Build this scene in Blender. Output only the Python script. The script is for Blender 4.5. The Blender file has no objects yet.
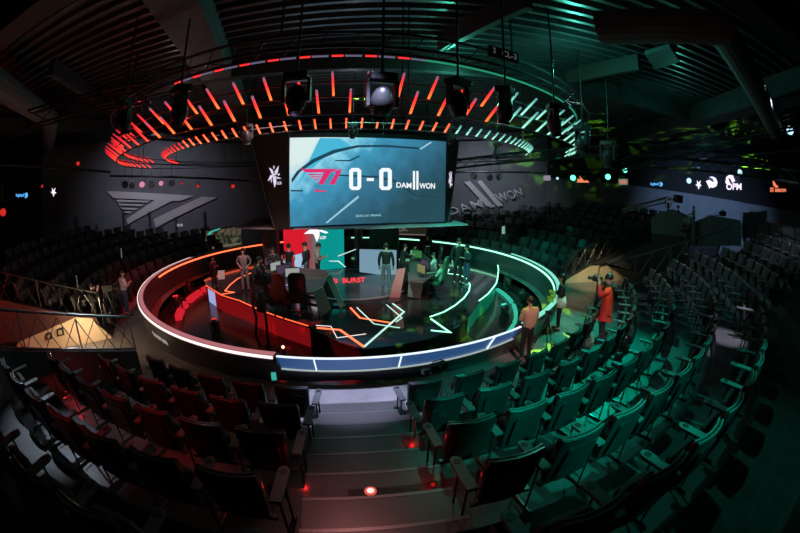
import bpy, bmesh, math, random
from mathutils import Vector, Matrix
random.seed(7)
SC = bpy.context.scene
C = SC.collection
R = math.radians
PI = math.pi

# ------------------------------------------------------------------ helpers
def P(r, a, z=0.0):
    a = R(a)
    return (r*math.sin(a), -r*math.cos(a), z)

MATS = {}
def mat(name, col, rough=.5, metal=0.0, emit=None, es=0.0, noise=None, bump=0.0, nscale=20, alpha=None, spec=None, coat=0.0):
    if name in MATS: return MATS[name]
    m = bpy.data.materials.new(name); m.use_nodes = True
    nt = m.node_tree; b = nt.nodes['Principled BSDF']
    b.inputs['Base Color'].default_value = (*col, 1)
    b.inputs['Roughness'].default_value = rough
    b.inputs['Metallic'].default_value = metal
    if spec is not None: b.inputs['Specular IOR Level'].default_value = spec
    if coat: b.inputs['Coat Weight'].default_value = coat
    if emit:
        b.inputs['Emission Color'].default_value = (*emit, 1)
        b.inputs['Emission Strength'].default_value = es
    if noise or bump:
        tc = nt.nodes.new('ShaderNodeTexCoord'); n = nt.nodes.new('ShaderNodeTexNoise')
        n.inputs['Scale'].default_value = nscale; n.inputs['Detail'].default_value = 5
        nt.links.new(tc.outputs['Object'], n.inputs['Vector'])
        if noise:
            rp = nt.nodes.new('ShaderNodeValToRGB')
            rp.color_ramp.elements[0].position = .3; rp.color_ramp.elements[1].position = .75
            rp.color_ramp.elements[0].color = (*[c*(1-noise) for c in col], 1)
            rp.color_ramp.elements[1].color = (*[min(1, c*(1+noise)) for c in col], 1)
            nt.links.new(n.outputs['Fac'], rp.inputs['Fac']); nt.links.new(rp.outputs['Color'], b.inputs['Base Color'])
        if bump:
            bp = nt.nodes.new('ShaderNodeBump'); bp.inputs['Strength'].default_value = bump
            nt.links.new(n.outputs['Fac'], bp.inputs['Height']); nt.links.new(bp.outputs['Normal'], b.inputs['Normal'])
    if alpha is not None:
        b.inputs['Alpha'].default_value = alpha
    MATS[name] = m
    return m

def glow(name, col, s, base=(.02, .02, .02)):
    return mat(name, base, .5, 0, col, s)

class MB:
    """collects vertices and faces of one mesh"""
    def __init__(s): s.v = []; s.f = []
    def add(s, vs, fs):
        o = len(s.v); s.v += [tuple(v) for v in vs]; s.f += [tuple(i+o for i in f) for f in fs]; return s
    def box(s, x0, x1, y0, y1, z0, z1, M=None):
        vs = [Vector((x, y, z)) for z in (z0, z1) for x, y in ((x0, y0), (x1, y0), (x1, y1), (x0, y1))]
        if M: vs = [M @ v for v in vs]
        return s.add(vs, [(0, 3, 2, 1), (4, 5, 6, 7), (0, 1, 5, 4), (1, 2, 6, 5), (2, 3, 7, 6), (3, 0, 4, 7)])
    def tube(s, pts, r, n=8, close=False):
        pts = [Vector(p) for p in pts]; rs = r if isinstance(r, (list, tuple)) else [r]*len(pts)
        rings = []; m = len(pts); up0 = None
        for i, p in enumerate(pts):
            a = pts[(i-1) % m] if (close or i > 0) else p
            b = pts[(i+1) % m] if (close or i < m-1) else p
            d = (b-a)
            d = d.normalized() if d.length > 1e-9 else Vector((0, 0, 1))
            ref = Vector((0, 0, 1)) if abs(d.z) < .9 else Vector((1, 0, 0))
            if up0 is not None and abs(up0.dot(d)) < .95: ref = up0
            x = d.cross(ref).normalized(); y = x.cross(d).normalized(); up0 = y
            rings.append([p + x*math.cos(2*PI*k/n)*rs[i] + y*math.sin(2*PI*k/n)*rs[i] for k in range(n)])
        vs = [v for rg in rings for v in rg]; fs = []
        for i in range(m if close else m-1):
            j = (i+1) % m
            for k in range(n):
                l = (k+1) % n
                fs.append((i*n+k, i*n+l, j*n+l, j*n+k))
        if not close:
            fs.append(tuple(range(n))[::-1]); fs.append(tuple((m-1)*n+k for k in range(n)))
        return s.add(vs, fs)
    def prism(s, pts, off):
        """closed polygon of 3d points pushed along off"""
        n = len(pts); off = Vector(off)
        vs = [Vector(p) for p in pts] + [Vector(p)+off for p in pts]
        return s.add(vs, [tuple(range(n)), tuple(range(2*n-1, n-1, -1))] + [(i, i+n, (i+1) % n+n, (i+1) % n) for i in range(n)])
    def poly(s, pts, z0, z1):
        return s.prism([(x, y, z0) for x, y in pts], (0, 0, z1-z0))
    def arc(s, prof, a0, a1, n=48):
        """sweep a closed profile of (r, z) round the stage centre between two bearings"""
        full = abs(a1-a0) >= 359.9; vs = []; fs = []
        for i in range(n if full else n+1):
            a = a0 + (a1-a0)*i/n
            pr = prof(a) if callable(prof) else prof
            m = len(pr)
            vs += [P(r, a, z) for r, z in pr]
        cnt = n
        for i in range(cnt):
            j = (i+1) % n if full else i+1
            for k in range(m):
                l = (k+1) % m
                fs.append((i*m+k, j*m+k, j*m+l, i*m+l))
        if not full:
            fs.append(tuple(range(m))); fs.append(tuple(n*m+k for k in range(m))[::-1])
        return s.add(vs, fs)
    def ball(s, c, rx, ry=None, rz=None, nu=12, nv=8, M=None, vmin=-1, vmax=1):
        ry = ry or rx; rz = rz or rx; vs = []; fs = []
        for j in range(nv+1):
            t = math.asin(max(-1, min(1, vmin))) + (math.asin(max(-1, min(1, vmax)))-math.asin(max(-1, min(1, vmin))))*j/nv
            for i in range(nu):
                u = 2*PI*i/nu
                v = Vector((rx*math.cos(t)*math.cos(u), ry*math.cos(t)*math.sin(u), rz*math.sin(t)))
                if M: v = M @ v
                vs.append(v+Vector(c))
        for j in range(nv):
            for i in range(nu):
                k = (i+1) % nu
                fs.append((j*nu+i, j*nu+k, (j+1)*nu+k, (j+1)*nu+i))
        fs.append(tuple(range(nu))[::-1]); fs.append(tuple(nv*nu+i for i in range(nu)))
        return s.add(vs, fs)
    def cyl(s, c, r, h, n=16, axis=(0, 0, 1), r2=None):
        ax = Vector(axis).normalized()
        return s.tube([Vector(c), Vector(c)+ax*h], [r, r if r2 is None else r2], n)
    def mesh(s, name, m, smooth=False, fix=True):
        me = bpy.data.meshes.new(name); me.from_pydata(s.v, [], s.f)
        if fix:
            bm = bmesh.new(); bm.from_mesh(me)
            if smooth: bmesh.ops.remove_doubles(bm, verts=bm.verts, dist=1e-5)
            bmesh.ops.recalc_face_normals(bm, faces=bm.faces); bm.to_mesh(me); bm.free()
        if smooth:
            for p in me.polygons: p.use_smooth = True
        me.materials.append(m); me.update()
        return me
    def build(s, name, m, parent=None, smooth=False, bevel=0, fix=True):
        o = bpy.data.objects.new(name, s.mesh(name, m, smooth, fix)); C.objects.link(o)
        if parent: o.parent = parent
        if bevel:
            b = o.modifiers.new('bevel', 'BEVEL'); b.width = bevel; b.segments = 2; b.limit_method = 'ANGLE'
        return o

def tag(o, label=None, cat=None, group=None, kind=None):
    if label: o['label'] = label
    if cat: o['category'] = cat
    if group: o['group'] = group
    if kind: o['kind'] = kind
    return o
def struct(o): o['kind'] = 'structure'; return o
def thing(name, label, cat, loc=(0, 0, 0), rz=0.0, group=None):
    o = bpy.data.objects.new(name, None); C.objects.link(o); o.empty_display_size = .2
    o.location = loc; o.rotation_euler = (0, 0, rz)
    return tag(o, label, cat, group)
def dup(root, loc, rz, label, group=None, sc=None):
    r = root.copy(); C.objects.link(r); r.location = loc; r.rotation_euler = (0, 0, rz); r['label'] = label
    if sc: r.scale = sc
    if group: r['group'] = group
    for ch in list(root.children):
        c = ch.copy(); C.objects.link(c); c.parent = r
        for g in ch.children:
            d = g.copy(); C.objects.link(d); d.parent = c
    return r
def label_part(o, text): o['label'] = text; return o

def text_mesh(body, quad, depth, m, name, parent=None, font_shear=0.0, bold=0.0):
    """lettering laid into the quad bottom-left, bottom-right, top-right, top-left"""
    cu = bpy.data.curves.new('text', 'FONT'); cu.body = body; cu.extrude = 0.0; cu.shear = font_shear; cu.offset = bold
    cu.resolution_u = 3
    t = bpy.data.objects.new('text', cu); C.objects.link(t)
    dg = bpy.context.evaluated_depsgraph_get()
    me = bpy.data.meshes.new_from_object(t.evaluated_get(dg))
    bpy.data.objects.remove(t); bpy.data.curves.remove(cu)
    xs = [v.co.x for v in me.vertices]; ys = [v.co.y for v in me.vertices]
    x0, x1, y0, y1 = min(xs), max(xs), min(ys), max(ys)
    bl, br, tr, tl = [Vector(q) for q in quad]
    nrm = (br-bl).cross(tl-bl).normalized()*depth
    bm = bmesh.new(); bm.from_mesh(me)
    for v in bm.verts:
        u = (v.co.x-x0)/(x1-x0); w = (v.co.y-y0)/(y1-y0)
        v.co = bl*(1-u)*(1-w) + br*u*(1-w) + tr*u*w + tl*(1-u)*w
    bmesh.ops.remove_doubles(bm, verts=bm.verts, dist=1e-4)
    ret = bmesh.ops.extrude_face_region(bm, geom=bm.faces[:])
    for v in [g for g in ret['geom'] if isinstance(g, bmesh.types.BMVert)]: v.co += nrm
    bmesh.ops.recalc_face_normals(bm, faces=bm.faces)
    bm.to_mesh(me); bm.free(); me.materials.clear(); me.materials.append(m); me.name = name
    o = bpy.data.objects.new(name, me); C.objects.link(o)
    if parent: o.parent = parent
    return o

ORD = ['', 'first', 'second', 'third', 'fourth', 'fifth', 'sixth', 'seventh', 'eighth', 'ninth', 'tenth', 'eleventh', 'twelfth',
       'thirteenth', 'fourteenth', 'fifteenth', 'sixteenth', 'seventeenth', 'eighteenth', 'nineteenth', 'twentieth',
       'twenty-first', 'twenty-second', 'twenty-third', 'twenty-fourth', 'twenty-fifth', 'twenty-sixth', 'twenty-seventh', 'twenty-eighth']

# ------------------------------------------------------------------ materials
M_floor = mat('polished_concrete', (.22, .21, .215), .3, 0, noise=.3, bump=.03, nscale=1.4)
M_tier = mat('tier_carpet', (.05, .05, .055), .45, 0, noise=.3, nscale=6)
M_wall = mat('dark_wall', (.035, .035, .04), .8, 0, noise=.15, nscale=3)
M_wallg = mat('grey_panel_wall', (.16, .17, .19), .7, 0, noise=.1, nscale=2)
M_band = mat('black_fascia', (.005, .005, .006), .8)
M_ceil = mat('ceiling_deck', (.10, .105, .11), .55, .3, noise=.3, nscale=3)
M_rib = mat('galvanised_rib', (.15, .16, .165), .38, .8, noise=.2, nscale=5)
M_beam = mat('painted_beam', (.025, .027, .03), .7, 0, noise=.5, nscale=4)
M_truss = mat('black_truss', (.03, .03, .033), .45, .5)
M_black = mat('matte_black', (.012, .012, .013), .5)
M_seat = mat('black_moulded_plastic', (.02, .02, .022), .27, 0, noise=.15, nscale=30)
M_cush = mat('black_upholstery', (.018, .018, .02), .7, 0, bump=.05, nscale=80)
M_arm = mat('grey_armrest', (.085, .085, .09), .42)
M_metal = mat('dark_steel', (.1, .1, .1), .3, .9)
M_chrome = mat('bright_steel', (.45, .45, .45), .25, 1)
M_barrier = mat('barrier_panel', (.07, .068, .072), .35, 0, noise=.15, nscale=2)
M_stage = mat('glossy_stage_floor', (.04, .042, .045), .1, 0, noise=.4, nscale=2.5, coat=.3)
M_moat = mat('moat_floor', (.035, .034, .035), .2)
M_dais = mat('dais_top', (.10, .12, .13), .18, 0, noise=.35, nscale=1.2)
M_rail = mat('railing_steel', (.16, .16, .17), .35, .8)
M_desk = mat('desk_grey', (.14, .13, .14), .35, .2)
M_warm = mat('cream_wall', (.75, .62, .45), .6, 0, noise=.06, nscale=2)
M_skin = mat('skin', (.55, .36, .27), .5)
M_hair = mat('black_hair', (.012, .01, .01), .45)
M_shoe = mat('shoe_white', (.5, .5, .5), .5)
M_shoed = mat('shoe_dark', (.02, .02, .02), .4)
E_orange = glow('led_orange', (1, .125, .045), 2.8)
E_mint = glow('led_mint', (.32, 1, .62), 2.2)
E_cream = glow('led_cream', (1, .80, .78), 1.3)
E_white = glow('led_white', (.75, .88, 1), 1.25)
E_red = glow('led_red', (1, .03, .03), 1.1)
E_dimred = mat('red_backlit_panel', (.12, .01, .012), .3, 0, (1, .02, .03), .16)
E_hotred = glow('red_panel_bright', (1, .02, .04), .6)
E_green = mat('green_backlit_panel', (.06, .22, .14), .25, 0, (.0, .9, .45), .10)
E_teal = glow('teal_panel', (.1, .9, .7), .9)
E_blue = mat('blue_backlit_panel', (.02, .04, .08), .2, 0, (.07, .22, .62), .30)
E_lav = glow('lavender_panel', (.45, .52, .9), .75)

# ------------------------------------------------------------------ camera
cd = bpy.data.cameras.new('camera'); cam = bpy.data.objects.new('camera', cd); C.objects.link(cam); SC.camera = cam
cd.type = 'PANO'
ct = cd.cycles if hasattr(cd, 'cycles') and hasattr(cd.cycles, 'panorama_type') else cd
ct.panorama_type = 'FISHEYE_EQUISOLID'; ct.fisheye_lens = 17.46; ct.fisheye_fov = R(220)
cd.sensor_width = 36; cd.sensor_height = 24; cd.sensor_fit = 'HORIZONTAL'; cd.clip_start = .05; cd.clip_end = 200
cp, cr = R(12.97), R(.69)
U = Vector((0, math.sin(cp), math.cos(cp))); Fw = Vector((0, math.cos(cp), -math.sin(cp))); X = Vector((1, 0, 0))
rt = X*math.cos(cr)+U*math.sin(cr); up = -X*math.sin(cr)+U*math.cos(cr)
mw = Matrix((rt, up, -Fw)).transposed().to_4x4(); mw.translation = Vector((1.935, -13.693, 4.015)); cam.matrix_world = mw

# ------------------------------------------------------------------ room shell
ROOM = [(-21.5, -21), (-20.2, 1.95), (-5.9, 12.5), (3.5, 12.48), (11.6, 10.73), (18.2, 6.9), (23, 2.2), (25, -5), (25, -21)]
WN = ['left', 'mural', 'back', 'logo', 'far_right', 'right', 'side', 'end', 'behind']
HC = 7.4
def wall_seg(p, q, z0, z1, m, name, t=.2, inset=0.0):
    p = Vector((*p, 0)); q = Vector((*q, 0)); d = (q-p).normalized(); n = Vector((d.y, -d.x, 0))
    if n.dot(Vector((0, -4, 0))-p) > 0: n = -n
    b = MB().prism([p-n*inset+Vector((0, 0, z0)), q-n*inset+Vector((0, 0, z0)), q-n*inset+Vector((0, 0, z1)), p-n*inset+Vector((0, 0, z1))], n*t)
    return struct(b.build(name, m))
for i in range(len(ROOM)):
    p, q = ROOM[i], ROOM[(i+1) % len(ROOM)]
    wall_seg(p, q, -.6, HC, M_wallg if WN[i] in ('right', 'side', 'far_right') else (M_wallg if WN[i] in ('mural', 'logo') else M_wall), 'wall_'+WN[i])
for i in (4, 5, 6, 7):
    wall_seg(ROOM[i], ROOM[(i+1) % len(ROOM)], 4.55 if i < 7 else 4.8, HC, M_band, 'trim_%d' % (i-3), .12, .14)
wall_seg(ROOM[0], ROOM[1], 4.3, HC, M_band, 'trim_5', .12, .14)
struct(MB().poly(ROOM, -.9, -.6).build('floor', M_wall))
FL = MB(); FL.arc([(7.0, -.02), (7.0, 0), (20.5, 0), (20.5, -.02)], 0, 360, 128)
struct(FL.build('floor', M_floor))
# ceiling: slab with ribbed deck under it
struct(MB().poly(ROOM, HC, HC+.2).build('ceiling', M_ceil))
rb = MB()
for i in range(74):
    y = -16 + i*.36
    xa, xb = -19, 21
    if y > 1: xa, xb = -19+(y-1)*1.3, 21-(y-1)*1.15
    rb.box(xa, xb, y, y+.1, HC-.12, HC)
struct(rb.build('ceiling', M_rib))

# ------------------------------------------------------------------ seating tiers
ZT, R0 = .334, 8.92
def tiers(a0, a1, kmax, name, m=M_tier, k0=1):
    b = MB(); n = max(6, int(abs(a1-a0)/3))
    for k in range(k0, kmax+1):
        r = R0+1.01*(k-1); r2 = r+1.01 if k < kmax else 20.4
        b.arc([(r, -.2), (r, ZT*k), (r2, ZT*k), (r2, -.2)], a0, a1, n)
    return struct(b.build(name, m))
tiers(-23, 74.6, 8, 'seating_tier')
tiers(97, 176, 8, 'seating_tier')
tiers(-97, -48.5, 5, 'seating_tier')
tiers(-126, -97, 3, 'seating_tier')
# stairs with tread plates
M_tread = mat('checker_plate', (.11, .10, .10), .35, .45)
nt = M_tread.node_tree; tc = nt.nodes.new('ShaderNodeTexCoord'); vo = nt.nodes.new('ShaderNodeTexChecker'); vo.inputs['Scale'].default_value = 26
mp = nt.nodes.new('ShaderNodeMapping'); mp.inputs['Rotation'].default_value = (0, 0, R(45))
bp = nt.nodes.new('ShaderNodeBump'); bp.inputs['Strength'].default_value = .5; bp.inputs['Distance'].default_value = .01
nt.links.new(tc.outputs['Object'], mp.inputs['Vector']); nt.links.new(mp.outputs['Vector'], vo.inputs['Vector']); nt.links.new(vo.outputs['Fac'], bp.inputs['Height']); nt.links.new(bp.outputs['Normal'], nt.nodes['Principled BSDF'].inputs['Normal'])
st = MB(); ns = MB(); sa = R(9); sd = Vector((math.sin(sa), -math.cos(sa), 0)); sp = Vector((math.cos(sa), math.sin(sa), 0))
for j in range(13):
    r = 7.95+.545*j if j < 8 else 12.31+.505*(j-8); r2 = 20.0
    z = .167*(j+1); wd = .80-.012*j
    q = [sd*r-sp*wd, sd*r+sp*wd, sd*(r+.62)+sp*wd, sd*(r+.62)-sp*wd]
    st.prism([(v.x, v.y, z-.18) for v in q], (0, 0, .18))
    q = [sd*(r-.012)-sp*wd, sd*(r-.012)+sp*wd, sd*(r+.03)+sp*wd, sd*(r+.03)-sp*wd]
    ns.prism([(v.x, v.y, z-.02) for v in q], (0, 0, .024))
struct(st.build('stairs', M_tread)); struct(ns.build('stairs', mat('stair_nosing', (.2, .19, .19), .35, .7)))

# ------------------------------------------------------------------ seats
def rounded(w, h, r, n=5):
    pts = []
    for cx, cy, a in ((w/2-r, h-r, 0), (-w/2+r, h-r, 90), (-w/2+r, r, 180), (w/2-r, r, 270)):
        for i in range(n): t = R(a+90*i/(n-1)); pts.append((cx+r*math.cos(t), cy+r*math.sin(t)))
    return pts
def seat_mesh_back():
    b = MB(); n = 8; W0, W1 = .47, .56
    def cs(z): return .115*(1-(z-.34)/.63)           # recline
    front, back = [], []
    for j in range(7):
        z = .34+.63*j/6; w = W0+(W1-W0)*j/6
        if j == 6: w -= .03
        for i in range(n+1):
            u = -1+2*i/n; bow = .045*u*u
            front.append((u*w/2, cs(z)+bow+.03, z)); back.append((u*w/2, cs(z)+bow*.8-.045, z))
    m = n+1; N = len(front); fs = []
    for j in range(6):
        for i in range(n):
            a = j*m+i
            fs += [(a, a+1, a+1+m, a+m), (N+a, N+a+m, N+a+1+m, N+a+1)]
        fs += [(j*m, (j+1)*m, N+(j+1)*m, N+j*m), (j*m+n, N+j*m+n, N+(j+1)*m+n, (j+1)*m+n)]
    for i in range(n): fs += [(i, N+i, N+i+1, i+1), (6*m+i, 6*m+i+1, N+6*m+i+1, N+6*m+i)]
    b.add(front+back, fs)
    return b
def make_seat(label):
    t = thing('folding_seat', label, 'seat')
    bk = seat_mesh_back().build('backrest', M_seat, t, smooth=True, bevel=.01)
    rim = MB()
    for yy in (-.032, .012):
        rim.tube([(u*.265, .0+.045*u*u+yy, .972) for u in (-1, -.5, 0, .5, 1)], .0085, 6)
    label_part(rim.build('top_rim', mat('rim_strip', (.16, .16, .165), .22, .3), bk), 'paired bright ridge strips along the top edge')
    ins = MB(); ins.prism([(x, -.01, z) for x, z in [(x*.78, .42+y*.9) for x, y in rounded(.47, .48, .06)]], (0, -.028, .0))
    for i in range(len(ins.v)):
        x, y, z = ins.v[i]; ins.v[i] = (x, y+.115*(1-(z-.34)/.63)-.02, z)
    ins.build('back_shell', M_seat, bk)
    cu = MB(); M = Matrix.Translation((0, .20, .34)) @ Matrix.Rotation(R(78), 4, 'X')
    cu.prism([M @ Vector((x, y, 0)) for x, y in rounded(.46, .36, .07)], M.to_3x3() @ Vector((0, 0, .07)))
    cu.build('seat', M_cush, t, bevel=.015)
    def arm(x):
        a = MB(); pts = [(x-.055, .02), (x+.055, .02), (x+.055, .40)] + [(x+.055*math.cos(R(q)), .42+.06*math.sin(R(q))) for q in (0, 30, 60, 90, 120, 150, 180)] + [(x-.055, .40)]
        a.poly(pts, .655, .69); o = a.build('armrest', M_arm, t, bevel=.006)
        c = MB(); c.cyl((x, .40, .6905), .038, .003, 14); label_part(c.build('cup_holder', M_black, o), 'dark round cup recess')
        l = MB()
        for yy in (.12, .34): l.tube([(x, yy, .655), (x, yy+.02, .0)], .013, 6)
        l.tube([(x, .34, .12), (x, .12, .12)], .01, 6); l.tube([(x, .05, .02), (x, .42, .02)], .018, 6)
        l.build('leg', M_metal, t)
    arm(-.355)
    b = MB(); b.box(-.3, .3, .1, .15, .33, .37); b.build('seat_rail', M_metal, t)
    return t, arm
seat0, _arm = make_seat('x')
end0 = thing('folding_seat', 'x', 'seat')
for ch in seat0.children:
    c = ch.copy(); C.objects.link(c); c.parent = end0
    for g in ch.children:
        d = g.copy(); C.objects.link(d); d.parent = c
for ch in list(seat0.children):
    if ch.name.split('.')[0] in ('armrest', 'leg'):
        c = ch.copy(); C.objects.link(c); c.parent = end0; c.location = (.71, 0, 0)
        for g in ch.children:
            d = g.copy(); C.objects.link(d); d.parent = c
# simple far seat: one mesh
fb = seat_mesh_back(); M = Matrix.Translation((0, .20, .34)) @ Matrix.Rotation(R(78), 4, 'X')
fb.prism([M @ Vector((x, y, 0)) for x, y in rounded(.46, .36, .07, 3)], M.to_3x3() @ Vector((0, 0, .09)))
fb.box(-.41, -.30, .02, .46, .655, .69); fb.box(-.365, -.345, .1, .36, 0, .655)
far_me = fb.mesh('far_seat', mat('far_seat_black', (.05, .05, .053), .4))
FARMAX = 174
def place(root, k, a, label, group):
    x, y, z = P(8.76+1.01*k, a, ZT*k)
    dup(root, (x, y, z), R(a), label, group)
def row(k, a0, step, n, side, first=1, skip=None):
    c = 0
    for i in range(n):
        a = a0+step*i
        if skip and abs(a-skip) < step*.42: continue
        c += 1
        lab = 'black folding seat, %s row from the stage, %s of the stairs, %s from the stairs' % (ORD[k+1], side, ORD[c])
        place(end0 if (side == 'right' and False) or (side == 'left' and i == 0) else seat0, k, a, lab, 'folding seats %s of the stairs' % side)
for k, a0, st_, n in ((0, 1.9, -4.82, 5), (1, 2.4, -4.25, 6), (2, 2.9, -3.8, 7), (3, 3.1, -3.5, 7), (4, 3.3, -3.2, 8)):
    row(k, a0, st_, n, 'left')
for k, a0, st_, n in ((0, 15.6, 5.25, 10), (1, 15.1, 4.55, 13), (2, 14.6, 3.78, 16), (3, 14.2, 3.47, 18), (4, 14.0, 3.15, 20)):
    row(k, a0, st_, n, 'right', skip=45.2 if k > 1 else None)
for k, a0, st_, n in ((5, 54.2, 2.92, 7), (6, 57.6, 2.72, 6), (7, 60.9, 2.55, 6)):
    c = 0
    for i in range(n):
        a = a0+st_*(n-1-i)-.0
        place(seat0, k, a, 'black folding seat, %s row from the stage by the right ramp, %s from the ramp' % (ORD[k+1], ORD[i+1]), 'folding seats in the upper rows by the ramp')
for o in [seat0, end0]:
    for ch in list(o.children):
        for g in list(ch.children): bpy.data.objects.remove(g)
        bpy.data.objects.remove(ch)
    bpy.data.objects.remove(o)
FARSEATS = [(0,100.5,'right',1),(0,105.14,'right',2),(0,109.79,'right',3),(0,114.43,'right',4),(0,119.08,'right',5),(0,123.72,'right',6),(0,128.36,'right',7),(0,133.01,'right',8),(0,137.65,'right',9),(0,142.29,'right',10),(0,146.94,'right',11),(0,151.58,'right',12),(1,100.5,'right',1),(1,104.66,'right',2),(1,108.83,'right',3),(1,112.99,'right',4),(1,117.16,'right',5),(1,121.32,'right',6),(1,129.65,'right',8),(1,133.81,'right',9),(1,137.97,'right',10),(1,142.14,'right',11),(1,146.3,'right',12),(1,150.47,'right',13),(2,100.5,'right',1),(2,104.27,'right',2),(2,108.05,'right',3),(2,111.82,'right',4),(2,115.59,'right',5),(2,119.37,'right',6),(2,123.14,'right',7),(2,130.69,'right',9),(2,134.46,'right',10),(2,138.24,'right',11),(2,142.01,'right',12),(2,145.78,'right',13),(2,149.56,'right',14),(3,100.5,'right',1),(3,103.95,'right',2),(3,107.4,'right',3),(3,110.85,'right',4),(3,114.3,'right',5),(3,117.75,'right',6),(3,121.2,'right',7),(3,128.1,'right',9),(3,131.55,'right',10),(3,135.0,'right',11),(3,138.45,'right',12),(3,141.9,'right',13),(3,145.35,'right',14),(3,148.81,'right',15),(4,100.5,'right',1),(4,103.68,'right',2),(4,106.86,'right',3),(4,110.03,'right',4),(4,113.21,'right',5),(4,116.39,'right',6),(4,119.57,'right',7),(4,122.75,'right',8),(4,129.1,'right',10),(4,132.28,'right',11),(4,135.46,'right',12),(4,138.64,'right',13),(4,141.82,'right',14),(4,144.99,'right',15),(5,100.5,'right',1),(5,103.45,'right',2),(5,106.39,'right',3),(5,109.34,'right',4),(5,112.28,'right',5),(5,115.23,'right',6),(5,118.17,'right',7),(5,121.12,'right',8),(5,124.07,'right',9),(5,129.96,'right',11),(5,132.9,'right',12),(5,135.85,'right',13),(6,100.5,'right',1),(6,103.24,'right',2),(6,105.99,'right',3),(6,108.73,'right',4),(6,111.48,'right',5),(6,114.22,'right',6),(6,116.97,'right',7),(6,119.71,'right',8),(6,122.46,'right',9),(6,127.95,'right',11),(6,130.69,'right',12),(7,100.5,'right',1),(7,103.07,'right',2),(7,105.64,'right',3),(7,108.21,'right',4),(7,110.78,'right',5),(7,113.35,'right',6),(7,115.92,'right',7),(7,118.49,'right',8),(7,121.06,'right',9),(7,123.63,'right',10),(0,-51.0,'left',1),(0,-55.64,'left',2),(0,-60.29,'left',3),(0,-64.93,'left',4),(0,-69.58,'left',5),(0,-74.22,'left',6),(0,-78.86,'left',7),(0,-83.51,'left',8),(0,-88.15,'left',9),(0,-92.79,'left',10),(0,-97.44,'left',11),(0,-102.08,'left',12),(0,-106.73,'left',13),(0,-111.37,'left',14),(0,-116.01,'left',15),(0,-120.66,'left',16),(1,-51.0,'left',1),(1,-55.16,'left',2),(1,-59.33,'left',3),(1,-63.49,'left',4),(1,-67.66,'left',5),(1,-71.82,'left',6),(1,-75.98,'left',7),(1,-80.15,'left',8),(1,-84.31,'left',9),(1,-88.47,'left',10),(1,-92.64,'left',11),(1,-96.8,'left',12),(1,-100.97,'left',13),(1,-105.13,'left',14),(1,-109.29,'left',15),(1,-113.46,'left',16),(1,-117.62,'left',17),(1,-121.78,'left',18),(2,-51.0,'left',1),(2,-54.77,'left',2),(2,-58.55,'left',3),(2,-62.32,'left',4),(2,-66.09,'left',5),(2,-69.87,'left',6),(2,-73.64,'left',7),(2,-77.42,'left',8),(2,-81.19,'left',9),(2,-84.96,'left',10),(2,-88.74,'left',11),(2,-92.51,'left',12),(2,-96.28,'left',13),(2,-100.06,'left',14),(2,-103.83,'left',15),(2,-107.6,'left',16),(2,-111.38,'left',17),(2,-115.15,'left',18),(2,-118.93,'left',19),(2,-122.7,'left',20),(3,-51.0,'left',1),(3,-54.45,'left',2),(3,-57.9,'left',3),(3,-61.35,'left',4),(3,-64.8,'left',5),(3,-68.25,'left',6),(3,-71.7,'left',7),(3,-75.15,'left',8),(3,-78.6,'left',9),(3,-82.05,'left',10),(3,-85.5,'left',11),(3,-88.95,'left',12),(3,-92.4,'left',13),(3,-95.85,'left',14),(3,-99.31,'left',15),(3,-102.76,'left',16),(3,-106.21,'left',17),(3,-109.66,'left',18),(4,-57.36,'left',3),(4,-60.53,'left',4),(4,-63.71,'left',5),(4,-66.89,'left',6),(4,-70.07,'left',7),(4,-73.25,'left',8),(4,-76.43,'left',9),(4,-79.6,'left',10),(4,-82.78,'left',11),(4,-85.96,'left',12),(4,-89.14,'left',13),(4,-92.32,'left',14),(4,-95.49,'left',15),(4,-98.67,'left',16),(4,-101.85,'left',17),(5,-65.73,'left',6),(5,-68.67,'left',7),(5,-71.62,'left',8),(5,-74.57,'left',9),(5,-77.51,'left',10),(5,-80.46,'left',11),(5,-83.4,'left',12),(5,-86.35,'left',13),(5,-89.29,'left',14),(5,-92.24,'left',15)]
near = sorted(FARSEATS, key=lambda q: (q[0] if q[2] == 'left' else q[0]+.5))
def far_loc(k, a): return P(8.76+1.01*k, a, ZT*k)
for k, a, side, n in near[:FARMAX]:
    o = bpy.data.objects.new('tier_seat', far_me); C.objects.link(o); o.location = far_loc(k, a); o.rotation_euler = (0, 0, R(a))
    tag(o, 'dark tier seat, %s row up in the far %s bank, %s from the ramp' % (ORD[k+1], side, ORD[n]), 'seat', 'dark seats in the far %s bank' % side)
rest = MB()
for k, a, side, n in near[FARMAX:]:
    L = Matrix.Translation(far_loc(k, a)) @ Matrix.Rotation(R(a), 4, 'Z')
    rest.add([L @ Vector(v) for v in fb.v], fb.f)
if rest.v:
    tag(rest.build('tier_seats', MATS['far_seat_black']), 'uppermost dark seats of the far banks below the logo walls', 'seats', kind='stuff')

# ------------------------------------------------------------------ stage barrier
def foot(a):
    pts = [(-180, 7.45), (-60, 7.42), (-35, 7.36), (-18, 7.2), (-3, 6.92), (8, 6.8), (20, 6.9), (40, 7.1), (70, 7.4), (180, 7.45)]
    a = (a+180) % 360-180
    for (p, u), (q, v) in zip(pts, pts[1:]):
        if p <= a <= q: return u+(v-u)*(a-p)/(q-p)
    return 7.45
bar = thing('stage_barrier', 'round grey barrier wall with glowing rims circling the stage', 'barrier')
def bprof(a):
    f = foot(a)
    return [(7.54, .86), (7.54, .74), (f+.06, .1), (f, .1), (f, 0), (f-.14, 0), (7.3, .62), (7.34, .86)]
ba = MB(); ba.arc(bprof, 38.5, 357.5, 150); ba.build('wall_panel', M_barrier, bar)
ba = MB(); ba.arc(lambda a: [(foot(a)+.02, .12), (foot(a), 0), (foot(a)-.12, 0), (foot(a)-.1, .3), (7.2, .5), (7.32, .5)], -2.5, 38.5, 30); ba.build('wall_panel', M_barrier, bar)
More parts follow.
